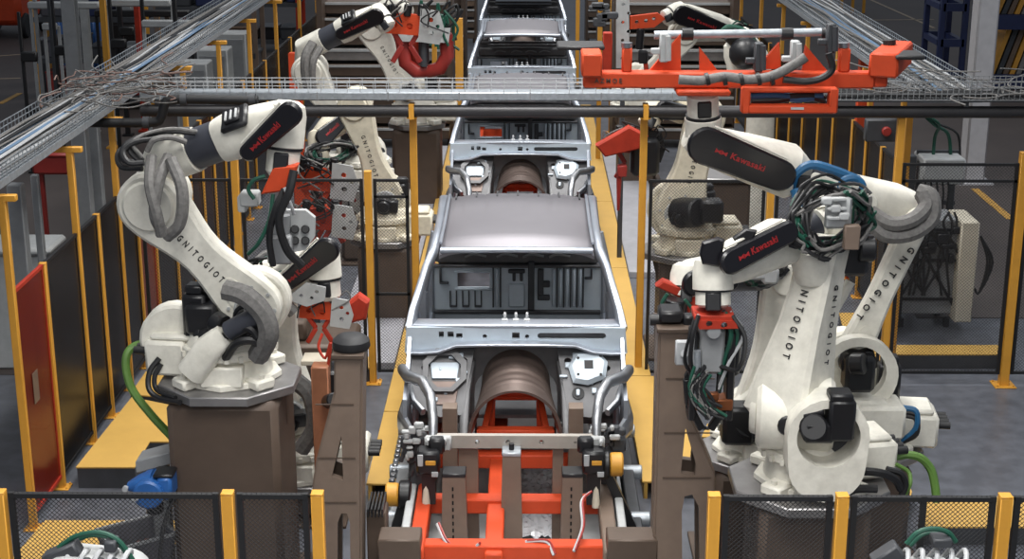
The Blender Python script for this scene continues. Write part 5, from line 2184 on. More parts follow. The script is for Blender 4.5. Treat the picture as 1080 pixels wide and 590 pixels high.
# sensors on the rail ends
for sx, x0, lb in ((-1, 452, 'left'), (1, 626, 'right')):
    P = W(x0, 488, 10.6)
    t = thing('clamp_unit', 'black clamp unit with yellow tag at the %s end of the front bar' % lb, 'clamp unit', V((P.x, P.y, .62)))
    b = MB()
    b.box(P + Z * .02, (.17, .16, .18), b=.02)
    b.box(P + V((-.06 * sx, .05, .12)), (.12, .1, .12), b=.02)
    b.bar(V((P.x, P.y, .62)), P, .1, .1)
    b.build('clamp_body', 'black_plastic', t)
    b = MB()
    b.box(P + V((.02, -.085, .03)), (.075, .012, .035), b=.003)
    b.build('yellow_tag', 'yellow', t)
    b = MB()
    b.box(P + V((.05, -.085, -.06)), (.05, .012, .04), b=.003)
    b.box(P + V((-.055, -.085, .05)), (.04, .012, .09), b=.003)
    b.build('label_plate', 'cable_white', t)
    b = MB()
    b.cyl(P + V((sx * .02, 0, -.06)), V((P.x + sx * .02, P.y - .05, .6)), .03, n=10)
    b.build('lower_rod', 'cream', t)
for k, (pts, lb) in enumerate((([(461, 553, 10.1), (470, 572, 9.95), (484, 582, 9.9), (497, 581, 9.9), (505, 574, 9.9)], 'thin red and white cable along the left side of the carrier'), ([(622, 520, 10.3), (613, 530, 10.2), (614, 556, 10.0), (605, 582, 9.85)], 'thin red and white cable hanging down the right slotted post'), ([(554, 572, 9.95), (576, 572, 9.93), (584, 586, 9.85)], 'thin red and white cable right of the middle post'))):
    P = W(*pts[0])
    t = thing('cable', lb, 'cable', P)
    b = MB()
    b.tube(WL(pts), .011, 6, 5)
    b.build('white_core', 'cable_white', t)
    b = MB()
    b.tube([p + V((.012, .0, .01)) for p in WL(pts)], .009, 6, 5)
    b.build('red_core', 'red', t)

# conveyor along each side of the carrier with rollers
for sx, lb in ((-1, 'left'), (1, 'right')):
    x = XC + sx * .92
    t = thing('roller_conveyor', 'chain conveyor rail along the %s side of the carrier' % lb, 'conveyor', (x, 12, 0))
    b = MB()
    b.box((x, 14, .26), (.1, 11.0, .24), b=.01)
    b.box((x - sx * .12, 14, .2), (.06, 11.0, .3), b=.01)
    b.build('rail', 'grey_paint' if sx < 0 else 'grey_dark', t)
    b = MB()
    y = 9.4
    while y < 16:
        b.box((x + sx * .075, y, .39), (.05, .055, .035), b=.008)
        y += .1
    if sx < 0:
        b.build('chain', 'steel', t)
    b = MB()
    for y in (10.0, 10.9, 11.8, 12.7):
        b.cyl((x - .12, y, .34), (x + .12, y, .34), .06, n=16, ch=.008)
    b.build('roller', 'galvanised', t)
    yy = W(414 if sx < 0 else 650, 522 if sx < 0 else 490, 10.7)
    b = MB()
    b.cyl(yy - X * .05, yy + X * .05, .09, n=20, ch=.012)
    b.build('guide_wheel', 'yellow', t)
    b = MB()
    b.cyl(yy + X * .05 * -sx, yy - sx * X * .14, .11, n=20, ch=.012)
    b.bar(yy - sx * X * .1, V((x, yy.y, .3)), .07, .07)
    b.build('wheel_hub', 'black_plastic', t)
    b = MB()
    rnd = random.Random(3 + sx)
    for k in range(16):
        p = W(rnd.uniform(428, 450) if sx < 0 else rnd.uniform(626, 655), rnd.uniform(448, 484), 10.9)
        b.box(p, (rnd.uniform(.04, .12), .06, rnd.uniform(.04, .12)), b=.012)
        if k % 2:
            b.cyl(p, p + V((rnd.uniform(-.1, .1), 0, -.16)), .018, n=8)
    b.box(W(440 if sx < 0 else 642, 498, 10.95), (.12, .1, .5), b=.01)
    b.build('drive_unit', 'grey_dark', t)
    b = MB()
    for k in range(12):
        p = W(rnd.uniform(428, 450) if sx < 0 else rnd.uniform(626, 655), rnd.uniform(446, 484), 10.83)
        b.box(p, (rnd.uniform(.03, .08), .04, rnd.uniform(.02, .06)), b=.008)
    b.build('drive_fitting', 'grey_light', t)
mat('film', (200, 202, 206), .18, var=.1)
# floor plates below the carrier, with crumpled film
mb = MB()
mb.box((XC, 11.5, .03), (1.5, 6, .04))
tag(mb.build('pit_plate', 'grey_light'), 'grey steel floor plate below the orange carrier', 'plate')
for i, (px, py, lb) in enumerate(((573, 506, 'clear crumpled film lying behind the middle post'), (574, 548, 'clear crumpled film lying below the right slotted post'))):
    P = G(px, py, .07)
    b = MB()
    n = 22
    rnd = random.Random(i)
    idx = []
    for j in range(n):
        for k in range(n):
            b.v.append(V((P.x - .3 + .6 * k / n, P.y - .35 + .7 * j / n, .062 + rnd.uniform(0, .045))))
    for j in range(n - 1):
        for k in range(n - 1):
            q = j * n + k
            b.f.append((q, q + 1, q + n + 1, q + n))
    o = tag(b.build('plastic_film', 'film', None, 10), lb, 'film')

# ------------------------------------------------------------------ brown fixture columns
for sx, lb, D in ((-1, 'left', 9.75), (1, 'right', 9.75)):
    if sx < 0:
        ol = [(354, 378), (380, 378), (379, 500), (379, 640), (331, 640), (331, 515), (335, 488), (354, 415)]
        tri = [(360, 460), (350, 503), (362, 507)]
        slot = [(361, 640), (361, 548), (366, 538), (374, 538), (377, 548), (378, 640)]
        cut = [(370, 639), (369, 552), (366, 542), (360, 542), (356, 552), (356, 639)]
    else:
        ol = [(697, 350), (726, 352), (727, 440), (752, 500), (756, 640), (690, 640)]
        tri = [(723, 452), (718, 500), (733, 502), (734, 490)]
        cut = [(738, 639), (737, 535), (730, 522), (722, 524), (719, 540), (720, 639)]
    q = WL(ol, D)
    O = V((q[0].x, D, 0))
    P2 = [(p.x - O.x, max(p.z, 0.0)) for p in q]
    H = [[(p.x - O.x, max(p.z, .02)) for p in WL(h, D)] for h in (tri, cut)]
    t = thing('fixture_column', 'tall brown A-shaped fixture column %s of the nearest cab' % lb, 'fixture', V((O.x, D, 0)))
    b = MB()
    b.plate(P2, H, O, X, Z, Y, .06)
    b.plate(P2, H, O + Y * .26, X, Z, Y, .06)
    b.build('side_plate', 'brown_steel', t)
    b = MB()
    xi = [p[0] for p in P2]
    for (a, c) in zip(P2, P2[1:] + P2[:1]):
        if abs(a[1]) < .01 and abs(c[1]) < .01:
            continue
        pa, pc = O + V((a[0], 0, a[1])), O + V((c[0], 0, c[1]))
        inw = (V((sum(xi) / len(xi), 0, 1)) - V((a[0], 0, a[1]))).normalized()
        b.bar(pa + Y * .16, pc + Y * .16, .03, .24, up=Y)
    b.build('edge_plate', 'brown_steel', t)
    zt = P2[0][1]
    xm = O.x + (P2[0][0] + P2[1][0]) / 2
    b = MB()
    if sx < 0:
        b.box((xm, D + .14, zt + .015), (.22, .34, .03), b=.005)
    else:
        b.box((xm, D + .14, zt + .015), (.24, .36, .03), b=.005)
    b.build('head_plate', 'brown_dark', t)
    b = MB()
    if sx < 0:
        b.lathe((xm + .01, D + .12, zt + .03), Z, [(.12, 0), (.13, .02), (.125, .06), (.09, .09), (.05, .1)], 24)
        b.build('rubber_pad', 'rubber', t)
    else:
        b.box((xm - .02, D + .14, zt + .08), (.16, .2, .09), b=.02)
        b.box((xm + .1, D + .1, zt + .04), (.08, .1, .1), b=.015)
        b.cyl((xm - .08, D + .1, zt + .05), (xm - .16, D + .1, zt + .05), .04, n=12)
        b.build('locator_head', 'black_plastic', t)
    b = MB()
    for z in (zt - .33, zt - .72, zt - 1.05):
        b.box((O.x + sum(xi) / len(xi), D - .004, z), (max(xi) - min(xi) - .12, .006, .008))
    b.build('weld_seam', 'brown_dark', t)
    # low box beams from the fixture to the line
    pa, pb = (W(399, 575, 9.8), W(444, 575, 9.8)) if sx < 0 else (W(640, 575, 9.8), W(693, 575, 9.8))
    b = MB()
    b.box(((pa.x + pb.x) / 2, 9.85, pa.z - .02), (abs(pb.x - pa.x), .22, .17), b=.01)
    b.box(((pa.x + pb.x) / 2, 9.85, (pa.z - .1) / 2), (abs(pb.x - pa.x) * .7, .16, pa.z - .1), b=.01)
    tag(b.build('side_support', 'brown_dark'), 'brown box beam between the %s fixture column and the carrier' % lb, 'beam', kind='thing')
    if sx < 0:
        P = W(398, 535, 10.1)
        t2 = thing('valve_rack', 'small brown rack of black slats beside the left fixture column', 'rack', V((P.x, P.y, 0)))
        b = MB()
        b.box(V((P.x, P.y, P.z / 2)), (.14, .2, P.z), b=.01)
        b.build('rack_body', 'brown_dark', t2)
        b = MB()
        for k in range(5):
            b.box(V((P.x - .05 + .025 * k, P.y - .02, P.z + .03)), (.012, .3, .06))
        b.build('slat', 'black_plastic', t2)
# gas spring on the left column
P = W(322, 385, 11.0)
t = thing('hose_stand', 'slim orange-brown stand with hose behind the left fixture column', 'fixture', V((P.x, 11.2, 0)))
b = MB()
p = W(338, 384, 11.0)
b.box((p.x, 11.0, p.z / 2), (.13, .16, p.z), b=.01)
b.build('upright', 'copper_paint', t)
b = MB()
p = W(333, 379, 11.15)
b.box((p.x, 11.15, p.z), (.2, .2, .04), b=.006)
b.build('head_plate', 'cream', t)
b = MB()
b.tube(WL([(340, 352, 11.1), (336, 366, 11.05), (343, 378, 11.0), (349, 362, 11.0), (344, 400, 11.0)]), .012, 6, 5)
b.build('hose', 'orange_deep', t)
b = MB()
b.cyl(W(345, 424, 11.0), W(352, 422, 10.7), .055, n=14, ch=.01)
b.box(W(350, 405, 11.1), (.14, .1, .22), b=.02)
b.build('air_valve', 'black_plastic', t)
# ------------------------------------------------------------------ small things near the front fence
P = W(164, 512, 9.95)
t = thing('gear_motor', 'blue gear motor mounted on the side of the left brown pedestal', 'motor', P)
b = MB()
b.cyl(P + V((-.02, -.16, -.01)), P + V((-.02, .08, -.01)), .105, n=22, ch=.014)
b.box(P + V((.09, -.02, .02)), (.1, .2, .17), b=.02)
b.sell([(P + V((-.18, -.02, .0)), .03, .045), (P + V((-.1, -.02, .02)), .06, .085), (P + V((0, -.02, .03)), .09, .1)], 14, Y)
b.build('motor_body', 'blue_motor', t)
b = MB()
b.cyl(P + V((-.1, -.165, -.01)), P + V((-.1, -.165, -.01)) + V((-.004, -.02, 0)), .03, n=14)
b.cyl(P + V((-.19, -.1, .01)), P + V((-.19, -.07, .01)), .02, n=12)
b.box(P + V((-.085, -.13, .0)), (.03, .04, .06), b=.006)
b.build('terminal_cover', 'cable_white', t)
b = MB()
b.box(P + V((.08, -.03, .11)), (.14, .16, .03), b=.01)
b.cyl(P + V((-.01, -.02, -.12)), P + V((-.01, -.02, -.2)), .06, n=14, ch=.01)
b.build('mounting_bracket', 'black_plastic', t)

# scrap bin
P = G(143, 562, .55)
t = thing('scrap_bin', 'dark grey open bin turned cornerwise behind the left front fence panel', 'bin', V((P.x, P.y, .12)))
c0, c1 = math.cos(.62), math.sin(.62)
UU, VV = V((c0, c1, 0)), V((-c1, c0, 0))
w, d, h = .42, .36, .2
zt = P.z
ctr = V((P.x, P.y, zt))
b = MB()
rin = lambda k, z: [ctr + UU * (sx * (w / 2) * k) + VV * (sy * (d / 2) * k) + Z * z for sx, sy in ((-1, -1), (1, -1), (1, 1), (-1, 1))]
b.loft([rin(.8, -h), rin(1.0, 0), rin(1.08, 0), rin(1.08, -.03), rin(.86, -h - .02)], cap=False)
b.f.append((0, 1, 2, 3))
b.f.append((16, 17, 18, 19))
b.build('tub', 'bin_grey', t)
b = MB()
rm = [ctr + UU * (sx * w * .54) + VV * (sy * d * .54) + Z * .004 for sx, sy in ((-1, -1), (1, -1), (1, 1), (-1, 1))]
for p_, q_ in zip(rm, rm[1:] + rm[:1]):
    b.bar(p_, q_, .022, .02)
b.build('rim', 'grey_paint', t)
b = MB()
for sx, sy in ((-1, -1), (1, -1), (1, 1), (-1, 1)):
    q = ctr + UU * sx * w * .36 + VV * sy * d * .36
    b.bar(V((q.x, q.y, .12)), q - Z * (h + .01), .03, .03)
b.box(V((P.x, P.y, zt - h - .03)), (w * .76, d * .76, .02), (UU, VV, Z))
b.build('stand', 'grey_dark', t)
rnd = random.Random(11)
b = MB()
for k in range(120):
    q = ctr + UU * rnd.uniform(-.3, .3) * w * .95 + VV * rnd.uniform(-.3, .3) * d * .95 - Z * (h - .03 - rnd.uniform(0, .05))
    a = rnd.uniform(0, 6)
    b.box(q, (.035, .014, .012), (V((math.cos(a), math.sin(a), .3)).normalized(), V((-math.sin(a), math.cos(a), 0)), Z))
tag(b.build('metal_scraps', 'scrap'), 'reddish metal scraps lying in the grey bin', 'scraps', kind='stuff')
P = W(183, 545, 9.9)
t = thing('cable', 'black cable hanging down beside the left pedestal behind the scrap bin', 'cable', P)
b = MB()
b.tube(WL([(186, 522, 9.95), (178, 538, 9.9), (172, 560, 9.85), (168, 592, 9.8)]), .014, 6, 5)
b.build('cable_run', 'hose_black', t)

# grey bracket box left of the pedestal
P = W(168, 482, 10.4)
b = MB()
b.box(V((P.x, P.y, P.z)), (.3, .2, .1), (V((.95, .2, .2)).normalized(), Y, Z), .01)
b.box(V((P.x, P.y, P.z / 2)), (.12, .12, P.z), b=.01)
tag(b.build('bracket_box', 'grey_paint'), 'grey bracket box standing against the left pedestal', 'bracket')

# ------------------------------------------------------------------ control cabinets on the right
D = 16.9
P = G(985, 346)
D = P.y
xa, xb = W(950, 300, D).x, W(1006, 300, D).x
z1 = W(985, 232, D).z
t = thing('control_cabinet', 'grey control cabinet with cables behind the mesh at the right', 'cabinet', V(((xa + xb) / 2, D, 0)))
b = MB()
b.box(((xa + xb) / 2, D + .25, z1 / 2 + .08), (xb - xa, .5, z1 - .16), b=.015)
b.build('body', 'grey_paint', t)
b = MB()
b.box((xb + .09, D + .15, z1 / 2 + .06), (.2, .6, z1 - .1), b=.015)
b.build('lit_side', 'cream', t)  # lit side of the cabinet, its brightness put into a paler colour
b = MB()
for sx in (xa + .04, xb - .04):
    for dy in (.05, .45):
        b.box((sx, D + dy, .05), (.06, .06, .1))
b.build('foot', 'black_plastic', t)
b = MB()
b.bar((xa + .05, D - .02, z1 - .1), (xb + .1, D - .02, .12), .035, .03)
for z in (.35, .8, 1.15):
    b.bar((xa - .05, D - .03, z), (xb, D - .03, z), .03, .03)
b.bar((xa, D - .03, .02), (xa, D - .03, z1 + .1), .04, .04)
b.build('brace', 'black_plastic', t)
b = MB()
rnd = random.Random(21)
for k in range(12):
    x = rnd.uniform(xa, xb)
    b.tube([V((x, D - .04, z1 + .1)), V((x + rnd.uniform(-.1, .1), D - .08, z1 - .05)), V((x + rnd.uniform(-.15, .15), D - .06, z1 - .4)), V((x + rnd.uniform(-.2, .2), D - .05, .4))], .014, 6, 4)
for k in range(3):
    b.tube([V((xb + .22, D - .1, 1.1)), V((xb + .32 + .03 * k, D - .1, .8)), V((xb + .26, D - .1, .45)), V((xb + .2, D - .1, .5))], .014, 6, 4)
b.build('cable', 'hose_black', t)
b = MB()
for k in range(14):
    b.box((rnd.uniform(xa, xb), D - .06, rnd.uniform(z1 - .5, z1 - .05)), (rnd.uniform(.05, .14), .08, rnd.uniform(.05, .12)), b=.01)
b.build('valve', 'black_plastic', t)
# upper unit on top
D2_ = D + .95
xa, xb = W(968, 180, D2_).x, W(1012, 180, D2_).x
za, zb = W(985, 190, D2_).z, W(985, 163, D2_).z
t = thing('junction_box', 'grey junction box on a tall frame with green cables arching above', 'junction box', V(((xa + xb) / 2, D2_, 0)))
b = MB()
b.box(((xa + xb) / 2, D2_, (za + zb) / 2), (xb - xa, .5, zb - za), b=.02)
b.build('box', 'grey_light', t)
b = MB()
for x in (xa + .05, xb - .05):
    b.box((x, D2_ + .1, za / 2), (.07, .07, za), b=.008)
for z in (.6, 1.2, 1.8):
    b.box(((xa + xb) / 2, D2_ + .1, z), (xb - xa, .05, .05))
b.box((xa - .1, D2_, (za + .4) / 2 + .3), (.12, .16, za - .4), b=.01)
b.build('stand', 'grey_dark', t)
b = MB()
b.tube(WL([(974, 121, D2_ - .3), (986, 132, D2_ - .2), (1000, 142, D2_), (1003, 168, D2_)]), .02, 8, 5)
b.tube(WL([(974, 121, D2_ - .3), (990, 131, D2_ - .2), (986, 145, D2_), (984, 168, D2_)]), .02, 8, 5)
b.build('hose', 'hose_green', t)
b = MB()
for k in range(6):
    b.tube(WL([(970 + k * 6, 192, D2_ - .3), (971 + k * 6, 204, D2_ - .3), (974 + k * 5, 216, D2_ - .3), (978 + k * 4, 236, D2_ - .3)]), .012, 6, 4)
b.tube(WL([(990, 131, D2_), (1006, 138, D2_), (1012, 150, D2_), (1012, 190, D2_)]), .014, 6, 5)
b.build('cable', 'hose_black', t)
# red emergency knob on the fence
P = W(933, 137, 16.2)
t = thing('stop_box', 'grey operator box with red button between the right fence posts', 'switch box', P)
b = MB()
b.box(P, (.42, .12, .24), b=.015)
b.build('box', 'grey_dark', t)
b = MB()
b.cyl(P - Y * .06, P - Y * .12, .05, n=16, ch=.01)
b.build('button', 'red', t)
# orange upright at the right fence
P = W(906, 200, 18.6)
b = MB()
b.box((P.x, 18.6, 1.42), (.2, .1, 2.84), b=.01)
tag(b.build('orange_upright', 'orange'), 'orange upright strip in the right side fence behind the blue hoses', 'post')
P = W(311, 60, 21.5)
b = MB()
b.box((P.x, 21.5, 1.2), (.17, .12, 2.4), b=.01)
tag(b.build('orange_upright', 'orange'), 'orange upright strip left of the bent upper left robot', 'post')
for (px, y0, D_, w_, lb) in ((146, 230, 16.3, .3, 0), ):
    pass


# ------------------------------------------------------------------ locating stand right of the third cab
def px_box(t, name, m, x0, y0, x1, y1, D, dep, b_=.008):
    a, c = W(x0, y0, D), W(x1, y1, D)
    b = MB()
    b.box((a + c) / 2, (abs(c.x - a.x), dep, abs(a.z - c.z)), b=b_)
    return b.build(name, m, t)


D = 19.0
P = W(666, 60, D)
t = thing('positioning_stand', 'tall grey drilled plate with orange feet beyond the orange frame', 'fixture', V((P.x, D, 0)))
b = MB()
q = WL([(650, -6), (664, -6), (664, 72), (650, 72)], D)
O = q[3]
b.plate([(p.x - O.x, p.z - O.z) for p in q], [circ(.07 + .07 * (k % 2), .12 + .11 * k, .022, 8) for k in range(7)], O, X, Z, Y, .06)
b.build('drilled_plate', 'grey_light', t)
px_box(t, 'upright', 'orange_deep', 636, 34, 645, 76, D + .2, .15)
px_box(t, 'foot', 'orange', 657, 50, 666, 76, D - .2, .12)
b = MB()
for k in range(10):
    rnd = random.Random(90 + k)
    p = W(rnd.uniform(626, 648), rnd.uniform(4, 28), D - .2)
    b.box(p, (rnd.uniform(.06, .2), .08, rnd.uniform(.04, .12)), b=.012)
b.build('clamp', 'grey_dark', t)
b = MB()
a = W(657, 76, D)
b.box((a.x, D, a.z / 2), (.06, .06, a.z), b=.01)
b.box((a.x, D, .03), (.5, .5, .06), b=.01)
b.build('base', 'grey_dark', t)

# yellow posts far back
for i, (px, py0, py1, D_) in enumerate(((484, 20, 98, 22.6), (634, -40, 98, 25), (417, 62, 100, 24), (610, -40, 60, 30), (458, 40, 110, 24.5), (647, -40, 90, 28))):
    p = W(px, py0, D_)
    fence_post(p.x, D_, p.z, ('yellow post left of the third cab', 'yellow post right of the third cab', 'yellow post between the two upper left robots', 'thin yellow post right of the fourth cab', 'yellow post behind the big red welding gun', 'yellow post behind the tall drilled plate')[i], .11 if i == 0 else .075, 'posts far down the line')

# ------------------------------------------------------------------ background racks
PALN = [0]


def rack(label, x0, x1, y, depth, zs, h, post='yellow', shelf='grey_dark', seed=1, fill=True, name='storage_rack', fills=None, gname='parts on the racks'):
    rnd = random.Random(seed)
    t = thing(name, label, 'rack', ((x0 + x1) / 2, y, 0))
    for x in (x0, x1):
        for dy in (0, depth):
            b = MB()
            b.box((x, y + dy, h / 2), (.09, .07, h), b=.006)
            b.build('upright', post, t)
    for z in zs:
        b = MB()
        b.box(((x0 + x1) / 2, y + depth / 2, z), (x1 - x0, depth, .05))
        b.box(((x0 + x1) / 2, y - .02, z - .02), (x1 - x0, .05, .1))
        b.build('shelf', shelf, t)
    if fill:
        for zi, z in enumerate(zs):
            x = x0 + .1
            i = 0
            while x < x1 - .25:
                w = rnd.uniform(.25, .6)
                w = min(w, x1 - .06 - x)
                hh = rnd.uniform(.2, .5)
                b = MB()
                b.box((x + w / 2, y + depth / 2, z + .025 + hh / 2), (w * .9, depth * .8, hh), b=.02)
                b.box((x + w / 2, y + depth / 2, z + .03 + hh), (w * .95, depth * .85, .04), b=.01)
                mm = rnd.choice(fills or ['grey_dark', 'black_plastic', 'blue_rack', 'grey_paint', 'brown_board', 'bin_grey', 'red'])
                cn = {'grey_dark': 'dark grey', 'black_plastic': 'black', 'blue_rack': 'dark blue', 'grey_paint': 'grey', 'brown_board': 'brown', 'bin_grey': 'dull grey', 'red': 'red', 'orange_deep': 'orange', 'blue_motor': 'blue', 'cream': 'cream'}[mm]
                o = b.build('parts_box', mm)
                o['label'] = '%s box, %s on %s shelf of %s' % (cn, ORD[i], ['bottom', 'middle', 'top'][zi], label)
                o['category'] = 'box'
                o['group'] = gname
                x += w + .05
                i += 1
    return t


rack('rack left of the double grey column', -9.6, -7.4, 30.2, .9, (.25, 1.0, 1.8), 3.6, 'yellow', seed=1)
rack('rack between the left grey columns', -7.2, -5.3, 30.2, .9, (.25, 1.1, 2.0), 4.2, 'brown_steel', seed=2)
rack('rack far behind the left fence', -8.6, -5.6, 38, 1.0, (.3, 1.2, 2.2), 4.6, 'orange_deep', seed=4)
# far end of the line : long stacks of steel strip
for k, (y, lb) in enumerate(((27, 'nearest'), (33, 'middle'), (40, 'farthest'))):
    for sx, x0, x1, sd in ((-1, -3.6, -1.35, 'left'), (1, 1.55, 3.6, 'right')):
        t = thing('strip_stack', '%s tiered stack of brown and grey strips %s of the far cabs' % (lb, sd), 'rack', ((x0 + x1) / 2, y, 0))
        for i in range(9):
            z = .25 + i * .26
            b = MB()
            b.box(((x0 + x1) / 2, y + .1 * i, z), (x1 - x0, .8, .2), b=.01)
            b.build('strip', ('brown_board', 'brown_dark', 'grey_board')[i % 3 if i % 2 else 1], t)
            b = MB()
            b.box(((x0 + x1) / 2, y - .41 + .1 * i, z + .08), (x1 - x0, .03, .04))
            b.build('edge_rail', 'grey_light', t)
        for x in (x0, x1):
            b = MB()
            b.box((x, y + .4, 1.3), (.1, .9, 2.6))
            b.build('upright', 'brown_dark', t)
# blue stillages at the top right
for i, (px0, px1, py, lb) in enumerate(((988, 1012, 92, 'small dark blue stillage left of the pale column'), (1040, 1100, 96, 'large dark blue stillage with leaning coloured boards right of the pale column'))):
    a, c = G(px0, py), G(px1, py)
    y = a.y
    x0, x1 = a.x, c.x
    h = W(px0, -30, y).z
    dep = 1.3
    t = thing('stillage', lb, 'rack', ((x0 + x1) / 2, y, 0))
    for x in (x0, x1):
        for yy in (y, y + dep):
            b = MB()
            b.box((x, yy, h / 2), (.12, .12, h), b=.01)
            b.build('upright', 'blue_rack', t)
    b = MB()
    for z in ((.25, .95, 1.7, 2.3) if i == 0 else (.2, 1.45, h - .1)):
        b.box(((x0 + x1) / 2, y, z), (x1 - x0, .12, .16 if i == 0 else .3))
        b.box(((x0 + x1) / 2, y + dep, z), (x1 - x0, .12, .16))
        for x in (x0, x1):
            b.box((x, y + dep / 2, z), (.12, dep, .12))
    b.build('cross_beam', 'blue_rack', t)
    if i == 1:
        cols = ['yellow', 'grey_dark', 'brown_board', 'yellow', 'grey_board', 'blue_rack', 'grey_light', 'blue_rack', 'grey_board']
        for tier, (za, zb) in enumerate(((.3, 1.35), (1.6, h))):
            for k, cm in enumerate(cols):
                b = MB()
                xx = x0 + .08 + k * .14
                b.loft([[V((xx + q, y + .15, za)), V((xx + q + .1, y + .15, za)), V((xx + q + .1, y + 1.0, za)), V((xx + q, y + 1.0, za))] if j == 0 else [V((xx + .35 + q, y + .25, zb)), V((xx + .45 + q, y + .25, zb)), V((xx + .45 + q, y + 1.0, zb)), V((xx + .35 + q, y + 1.0, zb))] for j, q in ((0, 0), (1, 0))])
                o = b.build('board', cm)
                tag(o, '%s leaning board, %s tier of the large blue stillage, %s from left' % ({'yellow': 'yellow', 'grey_dark': 'dark grey', 'brown_board': 'brown', 'grey_board': 'grey', 'blue_rack': 'dark blue', 'grey_light': 'pale grey'}[cm], 'lower' if tier == 0 else 'upper', ORD[k]), 'board', 'boards in the blue stillage')
# yellow rail at the top right
P = G(893, 14)
t = thing('barrier', 'small yellow barrier standing on the far floor at the top right', 'barrier', V((P.x, P.y, 0)))
b = MB()
for k in range(4):
    b.box((P.x - .5 + .33 * k, P.y, .6), (.08, .08, 1.2))
b.build('barrier_post', 'yellow', t)
b = MB()
for z in (.5, 1.1):
    b.box((P.x, P.y, z), (1.2, .06, .1))
b.build('rail', 'yellow', t)
# left background : vehicle, blue cabinets, machines
P = G(12, 36)
t = thing('forklift', 'yellow-orange forklift parked in the dark at the top left corner', 'forklift', V((P.x, P.y, 0)))
b = MB()
b.box((P.x, P.y, .85), (1.3, 2.2, 1.0), b=.15)
b.box((P.x, P.y + .9, 1.5), (1.1, .6, .6), b=.15)
b.build('body', 'orange', t)
b = MB()
for sx in (-1, 1):
    for sy in (-1, 1):
        b.cyl((P.x + sx * .55, P.y + sy * .75, .33), (P.x + sx * .72, P.y + sy * .75, .33), .33, n=18, ch=.04)
b.build('tyre', 'rubber', t)
b = MB()
for sx in (-1, 1):
    for sy in (-1, 1):
        b.bar((P.x + sx * .5, P.y + sy * .6, 1.3), (P.x + sx * .45, P.y + sy * .5, 2.3), .08)
b.box((P.x, P.y, 2.3), (1.1, 1.3, .06), b=.02)
b.build('overhead_guard', 'black_plastic', t)
for i, (px0, px1, py, h, m, lb) in enumerate(((60, 68, 92, 1.5, 'blue_motor', 'narrow blue cabinet left of the double grey column'), (97, 104, 92, 1.5, 'blue_motor', 'narrow blue cabinet right of the double grey column'), (40, 58, 104, 1.2, 'grey_dark', 'dark machine cabinet below the far left rack'), (112, 150, 96, 1.5, 'sheet_dark', 'black machine cabinet between the left columns'))):
    a, c = G(px0, py), G(px1, py)
    t = thing('machine_cabinet', lb, 'cabinet', V(((a.x + c.x) / 2, a.y, 0)))
    b = MB()
    b.box(((a.x + c.x) / 2, a.y + .3, h / 2), (c.x - a.x, .6, h), b=.02)
    b.build('body', m, t)
    b = MB()
    b.box(((a.x + c.x) / 2, a.y - .01, h / 2), ((c.x - a.x) * .84, .03, h * .86), b=.008)
    dd = b.build('door', m, t)
    b = MB()
    b.box((a.x + (c.x - a.x) * .8, a.y - .04, h * .55), (.03, .03, .16), b=.006)
    b.build('handle', 'grey_light', dd)
# conduits and beams above them
for i, (x0, y0, x1, y1, D_, m, lb) in enumerate(((30, 7, 105, 4, 27, 'grey_light', 'pale beam above the far left rack'), (150, 26, 225, 24, 26, 'grey_light', 'pale beam right of the left grey columns'), (112, 3, 180, 3, 27, 'grey_light', 'pale beam at the top edge between the left columns'), (100, 14, 200, 14, 28.6, 'black_frame', 'black beam between the left columns'), (45, 28, 60, 28, 27, 'grey_light', 'short pale beam left of the double column'))):
    b = MB()
    p, q = W(x0, y0, D_), W(x1, y1, D_)
    b.box((p + q) / 2, ((q - p).length, .14, .12), b=.02)
    for r_ in (p, q):
        b.box((r_.x, D_ + .1, r_.z / 2), (.05, .05, r_.z))
    tag(b.build('overhead_rail', m), lb, 'beam', kind='thing')
for i, (px, py, m, D_, lb, w_) in enumerate(((33, 95, 'grey_paint', 27, 'slim pale post far left', .06), (48, 100, 'grey_dark', 26, 'slim dark post beside the dark machine cabinet', .06), (105, 66, 'yellow', 26.5, 'brown-yellow post right of the double column', .1), (141, 56, 'orange_deep', 28, 'orange post behind the left cable tray', .1))):
    p = W(px, -40, D_)
    b = MB()
    b.box((p.x, D_, p.z / 2), (w_, w_, p.z), b=.008)
    b.box((p.x, D_, .02), (w_ * 2, w_ * 2, .04))
    tag(b.build('stanchion', m), lb, 'post')
for i, (px, D_, z_, w_, lb) in enumerate(((22, 24.5, 2.6, .05, 'thin black pipe post left of the slim pale post'), (58, 25.2, 3.4, .05, 'thin black pipe post left of the double grey column'), (118, 26.0, 3.4, .06, 'thin black pipe post right of the brown-yellow post'), (128, 27.6, 3.8, .08, 'black pipe post left of the orange post'), (152, 26.6, 3.6, .06, 'thin black pipe post right of the orange post'), (186, 25.5, 3.2, .07, 'black pipe post right of the far grey column'))):
    p = W(px, 40, D_)
    b = MB()
    b.box((p.x, D_, z_ / 2), (w_, w_, z_), b=.006)
    b.box((p.x, D_, .02), (w_ * 2.2, w_ * 2.2, .04))
    for q_ in (1.0, 1.9):
        b.box((p.x + .12, D_ - .04, q_), (.26, .1, .16), b=.02)
    tag(b.build('pipe_post', 'black_frame'), lb, 'post')
